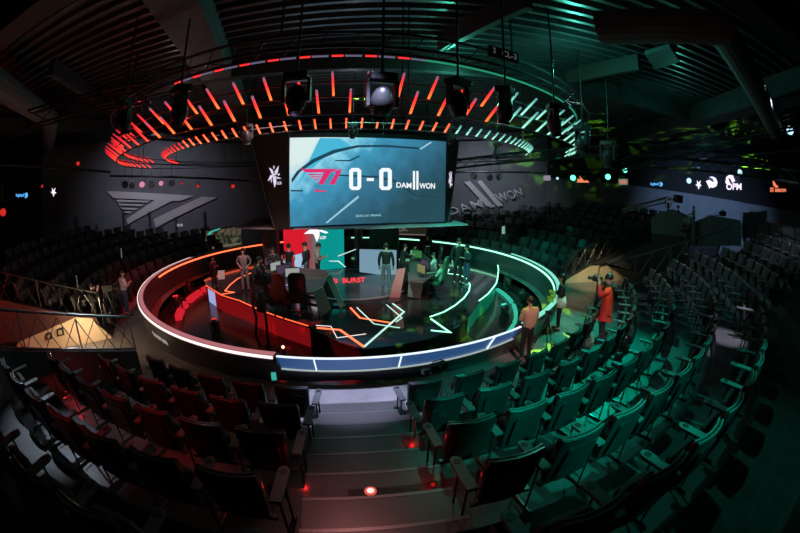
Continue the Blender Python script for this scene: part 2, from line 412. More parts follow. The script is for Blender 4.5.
fr = MB(); fr.arc([(7.50, .84), (7.30, .50), (7.24, .50), (7.44, .84)], -2.5, 38.5, 34)
label_part(fr.build('glowing_panel', E_blue, bar), 'blue back-lit translucent panel')
fr = MB(); fr.arc([(7.53, .872), (7.53, .85), (7.485, .85), (7.485, .872)], -2.5, 38.5, 34); label_part(fr.build('light_strip', E_white, bar), 'white glowing top line')
fr = MB(); fr.arc([(7.34, .51), (7.34, .488), (7.28, .488), (7.28, .51)], -2.5, 40, 34)
label_part(fr.build('light_strip', glow('led_pale', (.7, .85, .85), .5), bar), 'pale lower line')
for a in (3.0, 15.3, 31.5):
    x = MB(); x.arc([(7.54, .85), (7.335, .5), (7.30, .5), (7.50, .85)], a-.07, a+.07, 1)
    x.build('mullion', E_white, bar)
s = MB(); s.arc([(7.56, .858), (7.56, .815), (7.53, .815), (7.53, .868), (7.552, .868)], -100, -3, 60); label_part(s.build('light_strip', E_cream, bar), 'cream glowing outer rim')
s = MB(); s.arc([(7.47, .875), (7.50, .862), (7.36, .862), (7.36, .875)], -100, -3, 60); label_part(s.build('light_strip', glow('led_rose', (.9, .3, .33), .5), bar), 'dull rose inner rim')
s = MB(); s.arc([(7.52, .875), (7.52, .86), (7.38, .86), (7.38, .875)], 40, 112, 50); label_part(s.build('light_strip', glow('led_dullmint', (.25, .9, .7), .9), bar), 'dull green rim')
s = MB(); s.arc([(7.335, .78), (7.335, .72), (7.30, .72), (7.30, .78)], -160, -76, 60); label_part(s.build('light_strip', E_orange, bar), 'orange glowing inner strip')
s = MB(); s.arc([(7.335, .80), (7.335, .74), (7.30, .74), (7.30, .80)], 66, 170, 70); label_part(s.build('light_strip', E_mint, bar), 'mint glowing inner strip')
s = MB(); s.arc([(7.335, .80), (7.335, .76), (7.30, .76), (7.30, .80)], 178, 186, 8); s.build('light_strip', E_mint, bar)
# sponsor lettering on the outside of the barrier
for i_, ch_ in enumerate('COOFUN'):
    a0_ = -34.0+1.2*i_
    q = [P(7.53, a0_, .46), P(7.53, a0_+1.0, .46), P(7.57, a0_+1.0, .60), P(7.57, a0_, .60)]
    text_mesh(ch_, q, .01, glow('lettering_pale', (.8, .7, .62), .45), 'letter', bar)

# ------------------------------------------------------------------ moat
struct(MB().arc([(0, -.47), (7.35, -.47), (7.35, -.45), (0, -.45)], 0, 360, 96).build('floor', M_moat))
def track(r, a0, a1, lab, m, z=-.42, w=.05, h=.06):
    b = MB(); b.arc([(r, z), (r+w, z), (r+w, z+h), (r, z+h)], a0, a1, 40); return tag(b.build('floor_track', m), lab, 'track')
track(6.75, 48, 118, 'outer green-lit curved track in the moat right of the stage', M_chrome)
track(6.45, 50, 116, 'inner green-lit curved track in the moat right of the stage', M_chrome)
track(6.75, -118, -50, 'outer dark curved track in the moat left of the stage', M_chrome)
lc = thing('light_channel', 'teal glowing curved channel in the moat right of the stage', 'light')
for a0, a1 in ((52, 64), (66, 71), (74, 84), (87, 103)):
    MB().arc([(6.08, -.44), (6.2, -.44), (6.2, -.33), (6.08, -.33)], a0, a1, 10).build('glowing_segment', glow('teal_channel', (.06, .8, .55), .6), lc)
lc = thing('light_channel', 'red glowing curved channel in the moat left of the stage', 'light')
for a0, a1 in ((-101, -93), (-91, -80), (-77, -73), (-71, -62)):
    MB().arc([(6.2, -.44), (6.45, -.44), (6.45, -.25), (6.36, -.25)], a0, a1, 8).build('glowing_segment', E_hotred, lc)

# ------------------------------------------------------------------ stage platform
ZS = .2
OUT = [(-6.018,0.001),(-5.501,-0.777),(-4.896,-1.326),(-4.214,-1.932),(-3.284,-2.436),(-2.18,-3.286),(-1.271,-3.859),(-0.491,-4.307),(-0.009,-4.81),(0.52,-5.26),(1.131,-5.614),(1.957,-5.353),(2.823,-4.862),(3.578,-3.978),(3.99,-3.183),(4.499,-1.955),(4.971,-1.178),(5.325,-0.429),(5.626,0.263),(5.858,1.025),(6.245,2.42),(6.703,4.552),(6.1,4.2),(4.6,5.9),(2.0,6.7),(-1.0,6.8),(-3.6,6.1),(-5.4,4.0),(-6.2,1.8)]
stg = thing('stage_platform', 'raised glossy black stage with back-lit skirt inside the round barrier', 'stage')
MB().poly(OUT, ZS-.06, ZS).build('deck', M_stage, stg)
def skirt(pts, m, name, lab, z0=-.45, z1=ZS-.06, inset=.06, th=.05):
    b = MB(); c = Vector((0, 0, 0)); inn = []
    for x, y in pts:
        v = Vector((x, y, 0)); inn.append(v-v.normalized()*inset)
    for p, q in zip(inn, inn[1:]):
        n = Vector((p.x+q.x, p.y+q.y, 0)).normalized()*th
        b.prism([(p.x, p.y, z0), (q.x, q.y, z0), (q.x, q.y, z1), (p.x, p.y, z1)], -n)
    return label_part(b.build(name, m, stg), lab)
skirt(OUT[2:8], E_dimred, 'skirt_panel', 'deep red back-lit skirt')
skirt(OUT[1:3], E_lav, 'skirt_panel', 'pale lavender lit end panel')
skirt(OUT[8:15], M_black, 'skirt_panel', 'black skirt')
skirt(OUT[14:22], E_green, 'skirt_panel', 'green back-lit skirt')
skirt(OUT[21:]+OUT[:2], M_black, 'skirt_panel', 'black rear skirt')
def strip(pts, w, m, name, lab=None, z=ZS, par=None, h=.012):
    b = MB(); pts = [Vector((x, y, 0)) for x, y in pts]
    L, Rr = [], []
    for i, p in enumerate(pts):
        d0 = (p-pts[i-1]).normalized() if i else (pts[1]-p).normalized()
        d1 = (pts[i+1]-p).normalized() if i < len(pts)-1 else d0
        n0 = Vector((-d0.y, d0.x, 0)); n1 = Vector((-d1.y, d1.x, 0)); n = (n0+n1)
        n = n.normalized() if n.length > .1 else n0
        k = min(2.2, 1/max(.3, n.dot(n0)))
        L.append(p+n*w/2*k); Rr.append(p-n*w/2*k)
    for i in range(len(pts)-1):
        b.prism([(v.x, v.y, z) for v in (L[i], L[i+1], Rr[i+1], Rr[i])], (0, 0, h))
    o = b.build(name, m, par or stg)
    return label_part(o, lab) if lab else o
strip(OUT[1:8], .05, glow('led_redorange', (1, .10, .03), 1.8), 'edge_light', 'red-orange edge line', z=ZS)
strip(OUT[15:22], .05, E_mint, 'edge_light', 'mint edge line')
strip([(-0.219,-4.422),(0.408,-4.504),(1.121,-5.504)], .065, E_orange, 'inlay_line', 'orange zigzag line')
strip([(-0.283,-4.249),(0.133,-4.282),(0.411,-5.026),(1.102,-4.722)], .015, E_cream, 'inlay_line', 'thin pale line')
strip([(1.121,-5.504),(2.068,-3.03),(1.389,-1.545)], .055, glow('led_softwhite', (.6, 1, .85), 1.0), 'inlay_line', 'white angled line')
strip([(1.231,-1.662),(2.008,-3.531),(1.845,-3.847)], .03, MATS['led_softwhite'], 'inlay_line', 'thin white line')
strip([(0.174,-2.094),(0.837,-3.587),(1.711,-3.927)], .05, E_orange, 'inlay_line', 'orange angled line')
strip([(0.365,-2.081),(1.258,-4.022),(1.954,-4.279)], .03, MATS['led_softwhite'], 'inlay_line', 'thin white angled line')
strip([(2.799,-3.433),(3.242,-3.007),(3.649,-2.407),(4.054,-1.635),(4.361,-0.82),(4.532,-0.038),(4.563,0.832),(4.378,1.463),(3.869,1.694),(4.039,2.41),(3.729,2.772)], .05, E_mint, 'inlay_line', 'curved mint ring line')
strip([(2.815,-3.593),(3.233,-4.573),(2.754,-4.437)], .055, E_mint, 'inlay_line', 'mint arrow line')
strip([(-4.359,1.309),(-4.575,0.371),(-4.501,-0.599),(-4.347,-1.392),(-3.911,-1.53),(-4.308,-1.823)], .035, E_orange, 'inlay_line', 'orange curved line at the left')
# round dais
da = thing('round_dais', 'low round grey dais at the middle of the stage under the screen', 'dais', (0.25, -.2, ZS))
MB().cyl((0, 0, 0), 2.55, .05, 64).build('lower_step', M_stage, da)
MB().cyl((0, 0, .05), 2.1, .05, 64).build('top', M_dais, da)
b = MB()
for i in range(64):
    a, c = 2*PI*i/64, 2*PI*(i+1)/64
    b.prism([(2.0*math.cos(a), 2.0*math.sin(a), .101), (2.12*math.cos(a), 2.12*math.sin(a), .101), (2.12*math.cos(c), 2.12*math.sin(c), .101), (2.0*math.cos(c), 2.0*math.sin(c), .101)], (0, 0, .006))
b.build('rim_line', mat('pale_ring', (.3, .34, .35), .3), da)
q = [(-0.422,-0.447,0.31),(0.692,-0.175,0.31),(0.612,0.513,0.31),(-0.557,0.235,0.31)]
q = [tuple(Vector(v)-Vector((.25, -.2, .2))) for v in q]
text_mesh('B  BURST', q, .006, glow('floor_text_reflection', (1, .06, .08), 1.0), 'lettering', da, bold=.03)  # reflected red text laid on the dais as glowing letters

# ------------------------------------------------------------------ LED cube over the stage
A0 = Vector((-2.05, -.27, 0)); A1 = Vector((3.68, 1.61, 0)); ux = (A1-A0).normalized(); nn = Vector((ux.y, -ux.x, 0))
zb, zt = 2.34, 5.55
cube = thing('hanging_screen_block', 'big hanging screen block showing the zero to zero score above the stage', 'screen', (0.6, 0, zb))
def rel(p): return tuple(Vector(p)-Vector((.6, 0, zb)))
ch = 1.55; c45 = math.cos(R(45))
Bl = A0 - ux*ch*math.cos(R(22)) - nn*ch*math.sin(R(22)); Br = A1 + ux*ch*c45 - nn*ch*c45
Cl = Bl - nn*2.6; Cr = Br - nn*2.6
pts = [A0-ux*.12, A1+ux*.12, Br, Cr, Cl, Bl]
Bl0 = A0+(Bl-A0)*.38; Br0 = A1+(Br-A1)*.3
low = [A0-ux*.02, A1+ux*.02, Br0, Br0-nn*2.6, Bl0-nn*2.6, Bl0]
b = MB(); vs = [rel((p.x-nn.x*.03, p.y-nn.y*.03, zb-.1)) for p in low]+[rel((p.x-nn.x*.03, p.y-nn.y*.03, zt+.18)) for p in pts]
b.add(vs, [(0, 1, 2, 3, 4, 5), (6, 7, 8, 9, 10, 11)]+[(i, (i+1) % 6, (i+1) % 6+6, i+6) for i in range(6)]); b.build('housing', M_black, cube)
M_scr = mat('screen_picture', (.0, .0, .0), .4, 0, (1, 1, 1), 1)
nt = M_scr.node_tree; bs = nt.nodes['Principled BSDF']; tc = nt.nodes.new('ShaderNodeTexCoord')
sx = nt.nodes.new('ShaderNodeSeparateXYZ'); nt.links.new(tc.outputs['Generated'], sx.inputs[0])
def mth(op, a, b_=None):
    n = nt.nodes.new('ShaderNodeMath'); n.operation = op
    for i, v in enumerate((a, b_)):
        if v is None: continue
        if isinstance(v, (int, float)): n.inputs[i].default_value = v
        else: nt.links.new(v, n.inputs[i])
    return n.outputs[0]
g = mth('ADD', mth('MULTIPLY', sx.outputs['X'], .75), mth('MULTIPLY', mth('SUBTRACT', 1.0, sx.outputs['Z']), .55))
no = nt.nodes.new('ShaderNodeTexNoise'); no.inputs['Scale'].default_value = 2.2; no.inputs['Detail'].default_value = 6; nt.links.new(tc.outputs['Object'], no.inputs['Vector'])
g = mth('ADD', g, mth('MULTIPLY', mth('SUBTRACT', no.outputs['Fac'], .5), .35))
rp = nt.nodes.new('ShaderNodeValToRGB'); el = rp.color_ramp.elements
el[0].position = .16; el[0].color = (.70, .85, .83, 1); el[1].position = 1.0; el[1].color = (.02, .07, .095, 1)
for p_, c_ in ((.32, (.22, .60, .78, 1)), (.44, (.05, .31, .50, 1)), (.70, (.035, .15, .25, 1))):
    e = el.new(p_); e.color = c_
nt.links.new(g, rp.inputs['Fac']); nt.links.new(rp.outputs['Color'], bs.inputs['Emission Color']); bs.inputs['Emission Strength'].default_value = 1.0
e0 = A0+nn*.02; e1 = A1+nn*.02
b = MB(); b.prism([rel((e0.x, e0.y, zb)), rel((e1.x, e1.y, zb)), rel((e1.x, e1.y, zt)), rel((e0.x, e0.y, zt))], -nn*.04)
label_part(b.build('screen', M_scr, cube), 'lit blue team score screen')
scr = cube.children[-1]
def onscr(pts, m, name, lift=.02, parent=None, th=.008):
    """closed outline lying on the screen face"""
    b = MB(); b.prism([rel(Vector(p)+nn*(.02+lift)) for p in pts], -nn*th)
    return b.build(name, m, parent or cube)
S_dark = glow('screen_navy', (.01, .05, .09), 1); S_pink = glow('screen_magenta', (.75, .02, .16), 1); S_white = glow('screen_white', (.92, .97, 1), 1); S_pale = glow('screen_pale', (.3, .6, .72), 1)
S_cyan = glow('screen_cyan', (.06, .46, .68), 1); S_mid = glow('screen_midblue', (.035, .14, .20), 1)
onscr([(-0.984,0.08,5.527),(-0.288,0.308,5.508),(0.174,0.46,5.157),(-0.802,0.139,4.826),(-1.455,-0.075,4.221),(-1.767,-0.177,3.798)], S_cyan, 'picture_area', .004)
onscr([(-1.939,-0.234,3.804),(-1.938,-0.233,3.912),(-1.662,-0.143,4.299),(-1.146,0.026,4.649),(-0.456,0.253,4.97),(0.351,0.518,5.178),(1.324,0.837,5.217),(2.608,1.258,5.171),(2.607,1.258,5.249),(1.323,0.837,5.294),(0.314,0.506,5.264),(-0.527,0.23,5.081),(-1.251,-0.008,4.742),(-1.765,-0.177,4.338),(-1.955,-0.239,4.057)], S_dark, 'picture_line', .008)
onscr([(-0.345,0.289,4.124),(1.008,0.733,4.041),(1.597,0.927,3.93),(1.974,1.05,3.704),(2.477,1.215,3.361),(3.393,1.516,3.287),(3.392,1.516,3.327),(2.515,1.228,3.399),(2.012,1.063,3.762),(1.633,0.939,3.988),(1.007,0.733,4.116),(-0.346,0.289,4.179)], S_dark, 'picture_line', .008)
onscr([(-0.453,0.254,4.675),(0.073,0.426,4.655),(0.425,0.542,4.842),(0.389,0.53,4.879),(0.037,0.415,4.71),(-0.454,0.254,4.712)], S_dark, 'picture_line', .008)
onscr([(2.607,1.258,5.19),(2.685,1.284,5.174),(3.116,1.425,5.476),(3.036,1.399,5.499)], S_pale, 'picture_line', .009)
onscr([(-0.81,0.137,2.418),(-0.722,0.166,2.415),(0.399,0.533,3.32),(0.363,0.522,3.395)], S_pale, 'picture_line', .009)
onscr([(-1.992,-0.251,3.609),(-1.561,-0.11,3.592),(-1.561,-0.109,3.646),(-1.992,-0.251,3.663)], S_dark, 'picture_line', .008)
# team mark with a crossbar and struts, magenta
tm = [[(-1.645,-0.137,4.407),(-0.347,0.289,4.38),(-0.608,0.203,4.256),(-1.455,-0.075,4.275)], [(-0.833,0.129,4.278),(-0.59,0.209,4.274),(-0.868,0.118,3.824),(-1.041,0.061,3.847)],
      [(-1.404,-0.058,4.219),(-0.903,0.106,4.207),(-0.937,0.095,4.164),(-1.352,-0.041,4.174)], [(-1.317,-0.03,4.133),(-0.954,0.089,4.124),(-0.989,0.078,4.081),(-1.266,-0.013,4.088)], [(-1.231,-0.001,4.048),(-1.006,0.072,4.042),(-1.041,0.061,3.999),(-1.179,0.016,4.003)],
      [(-0.486,0.243,4.291),(-0.242,0.323,4.379),(-0.206,0.335,4.379),(-0.467,0.249,3.815),(-0.659,0.186,3.819),(-0.433,0.261,4.217)], [(-1.181,0.015,3.579),(-0.764,0.152,3.556),(-0.764,0.152,3.599),(-1.042,0.061,3.629),(-1.111,0.038,3.686)]]
b = MB()
for p in tm: b.prism([rel(Vector(v)+nn*.05) for v in p], -nn*.01)
label_part(b.build('team_mark', S_pink, cube), 'magenta team mark at the left of the score')
def zero(x0, x1, y0, y1, c=2.2, w=3.6):
    o = [(x0+c, y0), (x1-c, y0), (x1, y0+c), (x1, y1-c), (x1-c, y1), (x0+c, y1), (x0, y1-c), (x0, y0+c)]
    return o
Z1o = [(0.128,0.444,4.414),(0.376,0.526,4.413),(0.466,0.555,4.321),(0.469,0.557,3.69),(0.38,0.527,3.598),(0.131,0.446,3.602),(0.043,0.417,3.695),(0.04,0.416,4.322)]
Z1i = [(0.203,0.469,4.28),(0.302,0.502,4.28),(0.331,0.511,4.243),(0.333,0.512,3.762),(0.305,0.503,3.725),(0.205,0.47,3.726),(0.177,0.461,3.763),(0.175,0.46,4.244)]
Z2o = [(1.205,0.798,4.418),(1.48,0.888,4.422),(1.574,0.919,4.329),(1.581,0.921,3.684),(1.489,0.891,3.589),(1.212,0.8,3.59),(1.12,0.77,3.685),(1.114,0.768,4.323)]
Z2i = [(1.29,0.826,4.283),(1.401,0.862,4.285),(1.431,0.872,4.247),(1.435,0.874,3.756),(1.406,0.864,3.718),(1.296,0.828,3.718),(1.266,0.818,3.756),(1.261,0.816,4.245)]
def frame(o, i, m, name, lab):
    b = MB(); n = len(o)
    for k in range(n):
        l = (k+1) % n
        b.prism([rel(Vector(v)+nn*.05) for v in (o[k], o[l], i[l], i[k])], -nn*.01)
    return label_part(b.build(name, m, cube), lab)
frame(Z1o, Z1i, S_white, 'score_digit', 'white zero left of the dash'); frame(Z2o, Z2i, S_white, 'score_digit', 'white zero right of the dash')
onscr([(0.664,0.621,4.041),(0.917,0.703,4.041),(0.918,0.704,3.929),(0.665,0.621,3.93)], S_white, 'score_dash', .03)
def squad(pts, body, m, **k):
    return text_mesh(body, [rel(Vector(p)+nn*.045) for p in pts], .008, m, 'lettering', cube, **k)
squad([(1.749,0.976,3.684),(2.318,1.163,3.661),(2.315,1.162,3.869),(1.747,0.976,3.882)], 'DAM', S_white, bold=.02)
squad([(2.628,1.265,3.648),(3.244,1.467,3.649),(3.239,1.465,3.877),(2.625,1.264,3.866)], 'WON', S_white, bold=.02)
for p in ([(2.381,1.184,3.611),(2.458,1.209,3.612),(2.448,1.206,4.327),(2.371,1.18,4.325)], [(2.512,1.227,3.612),(2.59,1.252,3.613),(2.579,1.249,4.33),(2.502,1.223,4.328)]):
    onscr(p, S_white, 'team_mark', .03)
squad([(0.273,0.492,2.603),(1.182,0.79,2.611),(1.181,0.79,2.687),(0.273,0.492,2.681)], '2020 LCK SPRING', S_pale, bold=.01)
# emblem panels on the slanted corners
def emblem(o, ex, sc, par, m, nvec):
    ez = Vector((0, 0, 1))
    polys = [[(-.32, .42), (-.14, .05), (-.02, .1), (-.1, .28)], [(.3, .5), (.02, .12), (.2, .02), (.26, .2)], [(-.04, .45), (0, .3), (.04, .45), (0, .52)],
             [(-.14, .06), (.2, .03), (.1, -.06), (-.12, -.08)], [(-.4, -.38), (-.22, -.02), (-.06, -.1), (-.18, -.26)], [(-.06, -.1), (.1, -.12), (.16, -.45), (.04, -.78), (-.05, -.4)],
             [(.1, -.12), (.48, -.26), (.2, -.26)], [(.24, -.02), (.3, .06), (.37, -.02), (.3, -.1)], [(-.2, -.3), (-.12, -.28), (-.18, -.5)]]
    b = MB()
    for q in polys: b.prism([rel(o+ex*x*sc+ez*z*sc+nvec*.02) for x, z in q], nvec*.012)
    b.build('emblem', m, par)
    c = o+ex*.34*sc-ez*.52*sc+nvec*.02
    text_mesh('LCK', [rel(c-ex*.15*sc-ez*.08*sc), rel(c+ex*.15*sc-ez*.08*sc), rel(c+ex*.15*sc+ez*.08*sc), rel(c-ex*.15*sc+ez*.08*sc)], .012, m, 'lettering', par, bold=.02)
E_emb = glow('emblem_white', (.85, .8, 1), .9)
exl = (A0-Bl).normalized(); nl = Vector((exl.y, -exl.x, 0)); emblem(Bl+exl*.98+Vector((0, 0, 4.25)), exl, .62, cube, E_emb, nl)
exr = (Br-A1).normalized(); nr = Vector((exr.y, -exr.x, 0)); emblem(A1+exr*.52+Vector((0, 0, 4.1)), exr, .52, cube, E_emb, nr)
for p, q in ((Bl, Bl0), (A0, A0), (Br, Br0)):
    b = MB(); b.tube([rel((q.x+nn.x*.03, q.y+nn.y*.03, zb-.08)), rel((p.x+nn.x*.03, p.y+nn.y*.03, zt+.15))], .03, 6); b.build('corner_trim', mat('maroon_trim', (.12, .05, .06), .4), cube)
# thin canopy plate round the foot of the block
b = MB(); b.prism([rel(p) for p in ([(-4.406,0.243,2.22),(-5.227,5.344,2.22),(-3.011,1.993,2.22),(-2.226,0.516,2.22),(3.438,2.17,2.22),(4.209,3.285,2.22),(4.63,1.539,2.22),(3.437,0.903,2.22),(0.926,-0.057,2.22),(-2.056,-0.204,2.22)])], (0, 0, .05))
label_part(b.build('canopy_plate', mat('canopy_grey', (.4, .38, .44), .5), cube), 'thin grey canopy with pointed tips')
for x_, y_ in ((-1.5, 1), (3, 2.4), (-2, 3), (2, 4)):
    b = MB(); b.cyl(rel((x_, y_, zt+.2)), .04, HC-zt-.22, 8); b.build('hanging_rod', M_truss, cube)

# ------------------------------------------------------------------ stage back set
bd = thing('backdrop_panel', 'half red half teal backdrop panel with white emblem behind the stage', 'backdrop', (0, 0, 0))
B0 = Vector((-3.3, 1.75, 0)); B1 = Vector((-.42, 2.2, 0)); bx = (B1-B0).normalized(); bn = Vector((bx.y, -bx.x, 0))
M_bk = mat('backdrop_gradient', (0, 0, 0), .3, 0, (1, 1, 1), 1)
nt = M_bk.node_tree; bs = nt.nodes['Principled BSDF']; tc = nt.nodes.new('ShaderNodeTexCoord'); sx = nt.nodes.new('ShaderNodeSeparateXYZ'); nt.links.new(tc.outputs['Generated'], sx.inputs[0])
rp = nt.nodes.new('ShaderNodeValToRGB'); el = rp.color_ramp.elements
el[0].position = .33; el[0].color = (.85, .012, .03, 1); el[1].position = .62; el[1].color = (0, .36, .33, 1)
e = el.new(.47); e.color = (.28, .10, .12, 1)
nt.links.new(sx.outputs['X'], rp.inputs['Fac']); nt.links.new(rp.outputs['Color'], bs.inputs['Emission Color']); bs.inputs['Emission Strength'].default_value = .8
b = MB(); b.prism([(B0.x+.35, B0.y+.05, ZS), (B1.x, B1.y, ZS), (B1.x, B1.y, 2.18), (B0.x+.35, B0.y+.05, 2.18)], -bn*.12); b.build('panel', M_bk, bd)
def onbk(polys, m, name, lab):
    b = MB()
    for q in polys: b.prism([Vector(p)+bn*.03 for p in q], -bn*.02)
    return label_part(b.build(name, m, bd), lab)
onbk([[(-2.079,1.941,1.766),(-1.675,2.004,2.046),(-1.531,2.026,1.95),(-1.429,2.042,1.864),(-1.433,2.042,1.653),(-1.552,2.023,1.402),(-1.661,2.006,1.722),(-1.723,1.996,1.766)], [(-1.49,2.033,1.907),(-1.324,2.059,1.903),(-1.056,2.101,1.801),(-1.161,2.084,1.752),(-1.367,2.052,1.829)], [(-1.675,2.004,2.046),(-1.552,2.023,1.93),(-1.715,1.998,1.913)]], glow('emblem_bright', (1, .95, 1), 1.2), 'emblem', 'white angular emblem')
text_mesh('LCK', [tuple(Vector(p)+bn*.03) for p in [(-1.436,2.041,1.535),(-1.174,2.082,1.521),(-1.142,2.087,1.647),(-1.392,2.048,1.661)]], .01, MATS['emblem_bright'], 'lettering', bd, bold=.02, font_shear=.2)
onbk([[(-0.681,2.159,0.764),(0.076,2.277,1.048),(0.076,2.278,1.078),(-0.68,2.159,0.807)], [(-1.062,2.1,0.596),(-0.643,2.165,0.586),(-0.354,2.21,0.302),(-0.396,2.204,0.303),(-0.685,2.159,0.544),(-1.063,2.1,0.566)]], glow('backdrop_white', (.7, 1, .95), .9), 'light_line', 'white slanting lines')
# teal backdrop reflection laid on the floor as a glowing sheet
tag(MB().poly([(-1.44,2.401),(-0.151,2.285),(-0.041,1.415),(-0.167,0.846),(-0.601,0.59),(-1.011,0.872)], ZS, ZS+.012).build('floor_reflection', glow('teal_floor_reflection', (0, .5, .45), .55)), 'teal backdrop reflection laid on the stage as a glowing sheet', 'painted reflection')
def pillar(px, w, lab, D=16.6):
    pass
for (x, y, w, lab) in ((-3.513, 1.776, .62, 'dark round pillar left of the red backdrop with a pale highlight'), (0.127, 2.808, .30, 'dark round pillar right of the teal backdrop')):
    t = thing('stage_pillar', lab, 'pillar', (x, y, ZS))
    MB().cyl((0, 0, 0), w*.62, 2.25, 24).build('shaft', mat('pillar_black', (.05, .05, .06), .25), t, smooth=False)
    MB().cyl((0, 0, 0), w*.68, .06, 24).build('base_ring', M_metal, t)
# back wall of the stage right of the pillar: curved wall with green light put into its colour
gw = thing('back_set_wall', 'curved set wall with green light painted in behind the stage right of the pillar', 'set wall')
b = MB(); b.arc([(5.4, ZS), (5.5, ZS), (5.5, 2.5), (5.4, 2.5)], 160, 176, 10); b.build('panel', mat('set_wall_green_light', (.03, .20, .13), .5), gw)
gw2 = thing('back_set_wall', 'dark set wall behind the stage left of the red backdrop', 'set wall')
b = MB(); b.arc([(5.6, ZS), (5.7, ZS), (5.7, 2.0), (5.6, 2.0)], -168, -148, 10); b.build('panel', mat('maroon_set_wall', (.08, .02, .025), .5), gw2)
# low white screens on stage
def lowscreen(pts, g_, lab, m, base):
    t = thing('low_display', lab, 'display')
    n = Vector(g_).normalized()
    MB().prism(pts, n*.08).build('screen', m, t)
    b = MB(); f = [Vector(p)+n*.09 for p in pts]; b.prism([v+Vector((0, 0, .0)) for v in f], n*.06); b.build('back', M_black, t)
E_ice = glow('display_ice', (.40, .62, .85), .85); E_ice2 = glow('display_grey_blue', (.22, .38, .50), .8)
lowscreen([(0.367,0.946,1.296),(1.792,1.051,1.252),(1.803,1.052,0.194),(0.358,0.945,0.404)], (-0.074,0.997,0.0), 'wide grey-blue lit counter front at the back of the stage', E_ice2, 0)
lowscreen([(-2.002,0.016,1.228),(-1.562,0.137,1.309),(-1.57,0.135,0.225),(-1.976,0.024,0.247)], (-0.264,0.965,0.0), 'pale blue lit panel behind the men at the left desk', E_ice, 0)
lowscreen([(-2.602,0.42,0.887),(-2.424,0.475,1.054),(-2.411,0.479,0.558),(-2.558,0.434,0.646)], (-0.297,0.955,0.0), 'small pale blue curved panel left of the black-shirted man', E_ice, 0)

# ------------------------------------------------------------------ team desks
def slab(t, pts, off, m, name, lab=None, bev=.0):
    b = MB(); b.prism(pts, off); o = b.build(name, m, t, bevel=bev)
    return label_part(o, lab) if lab else o
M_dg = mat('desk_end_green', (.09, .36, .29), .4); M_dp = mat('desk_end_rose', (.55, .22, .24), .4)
LD = thing('team_desk', 'long curved grey player desk with angled green-lit ends, left team', 'desk')
topL = [(-2.436,-2.386,0.95),(-1.86,-3.261,0.95),(-1.268,-3.668,0.95),(-0.473,-3.696,0.95),(-0.291,-3.184,0.95),(-0.368,-1.987,0.95),(-1.327,-1.724,0.95),(-2.026,-1.135,0.95),(-2.731,0.125,0.95),(-3.016,0.112,0.95)]
MB().prism(topL, (0, 0, -.06)).build('desk_top', M_desk, LD, bevel=.01)
slab(LD, [(-0.44,-3.711,0.97),(-0.163,-3.651,1.101),(0.028,-3.609,0.454),(-0.273,-3.675,0.201)], (-0.026,0.117,0.0), M_dg, 'end_slab', 'green-lit leaning end slab')
slab(LD, [(-0.209,-3.021,1.205),(-0.049,-2.995,1.29),(0.3,-2.939,0.385),(0.206,-2.954,0.2)], (-0.019,0.118,0.0), M_dg, 'end_slab', 'thin green-lit leaning end slab')
slab(LD, [(-0.708,-2.089,0.873),(-0.393,-2.025,0.959),(0.043,-1.935,-0.128),(-0.276,-2.001,-0.113)], (-0.1,0.49,0.0), M_black, 'end_body', 'black recess between the slabs')
bk = [(-2.731,0.125,0.95),(-2.026,-1.135,0.95),(-1.327,-1.724,0.95),(-0.368,-1.987,0.95)]
b = MB()
for p, q in zip(bk, bk[1:]): b.prism([(p[0], p[1], .95), (q[0], q[1], .95), (q[0], q[1], 1.16), (p[0], p[1], 1.16)], (0, .06, 0))
b.build('rear_screen_panel', M_desk, LD)
for p in [(-2.279,-2.421),(-1.543,-2.932),(-1.029,-3.063)]:
    b = MB(); b.box(p[0]-.03, p[0]+.03, p[1]+.2, p[1]+.8, ZS, .9); b.build('leg', M_metal, LD)
RD = thing('team_desk', 'player desk with two rose-lit leaning end panels, right team', 'desk')
slab(RD, [(1.842,-1.796,1.161),(2.103,-1.792,1.211),(1.932,-1.795,0.151),(1.603,-1.8,0.239)], (-0.002,0.1,0.0), M_dp, 'end_slab', 'tall rose leaning end slab')
slab(RD, [(2.226,-1.767,0.831),(2.673,-1.784,0.791),(2.608,-1.782,0.205),(2.188,-1.765,0.28)], (0.004,0.1,0.0), M_dp, 'end_slab', 'short rose end slab')
topR = [(2.184,-2.273,0.95),(2.633,-2.428,0.95),(3.174,-1.138,0.95),(3.165,0.43,0.95),(2.917,1.96,0.95),(2.518,2.37,0.95),(2.321,1.112,0.95),(2.213,-0.602,0.95)]
MB().prism(topR, (0, 0, -.06)).build('desk_top', M_desk, RD, bevel=.01)
slab(RD, [(2.101,-1.236,1.063),(2.234,-1.237,1.031),(2.248,-1.237,0.203),(1.947,-1.234,0.093)], (0.005,0.6,0.0), M_black, 'end_body', 'black recess between the slabs')
for p in [(2.905,-0.972),(3.09,0.63),(2.825,2.259)]:
    b = MB(); b.box(p[0]-.25, p[0]-.2, p[1]-.2, p[1]+.3, ZS, .9); b.build('leg', M_metal, RD)
def monitor(x, y, z, rz, lab, m, group):
    t = thing('monitor', lab, 'monitor', (x, y, z), rz, group)
    MB().box(-.24, .24, .0, .04, .12, .42).build('casing', M_black, t, bevel=.008)
    s = MB(); s.box(-.22, .22, -.006, 0, .14, .40); s.build('screen', m, t)
    s = MB(); s.cyl((0, .03, 0), .02, .2, 8); s.box(-.12, .12, -.04, .12, 0, .015); s.build('stand', M_metal, t)
    return t
E_mon = glow('monitor_warm', (.6, .65, .6), .5); E_mon2 = glow('monitor_yellow', (.5, .5, .2), .35); E_monb = glow('monitor_purple', (.2, .12, .25), .25)
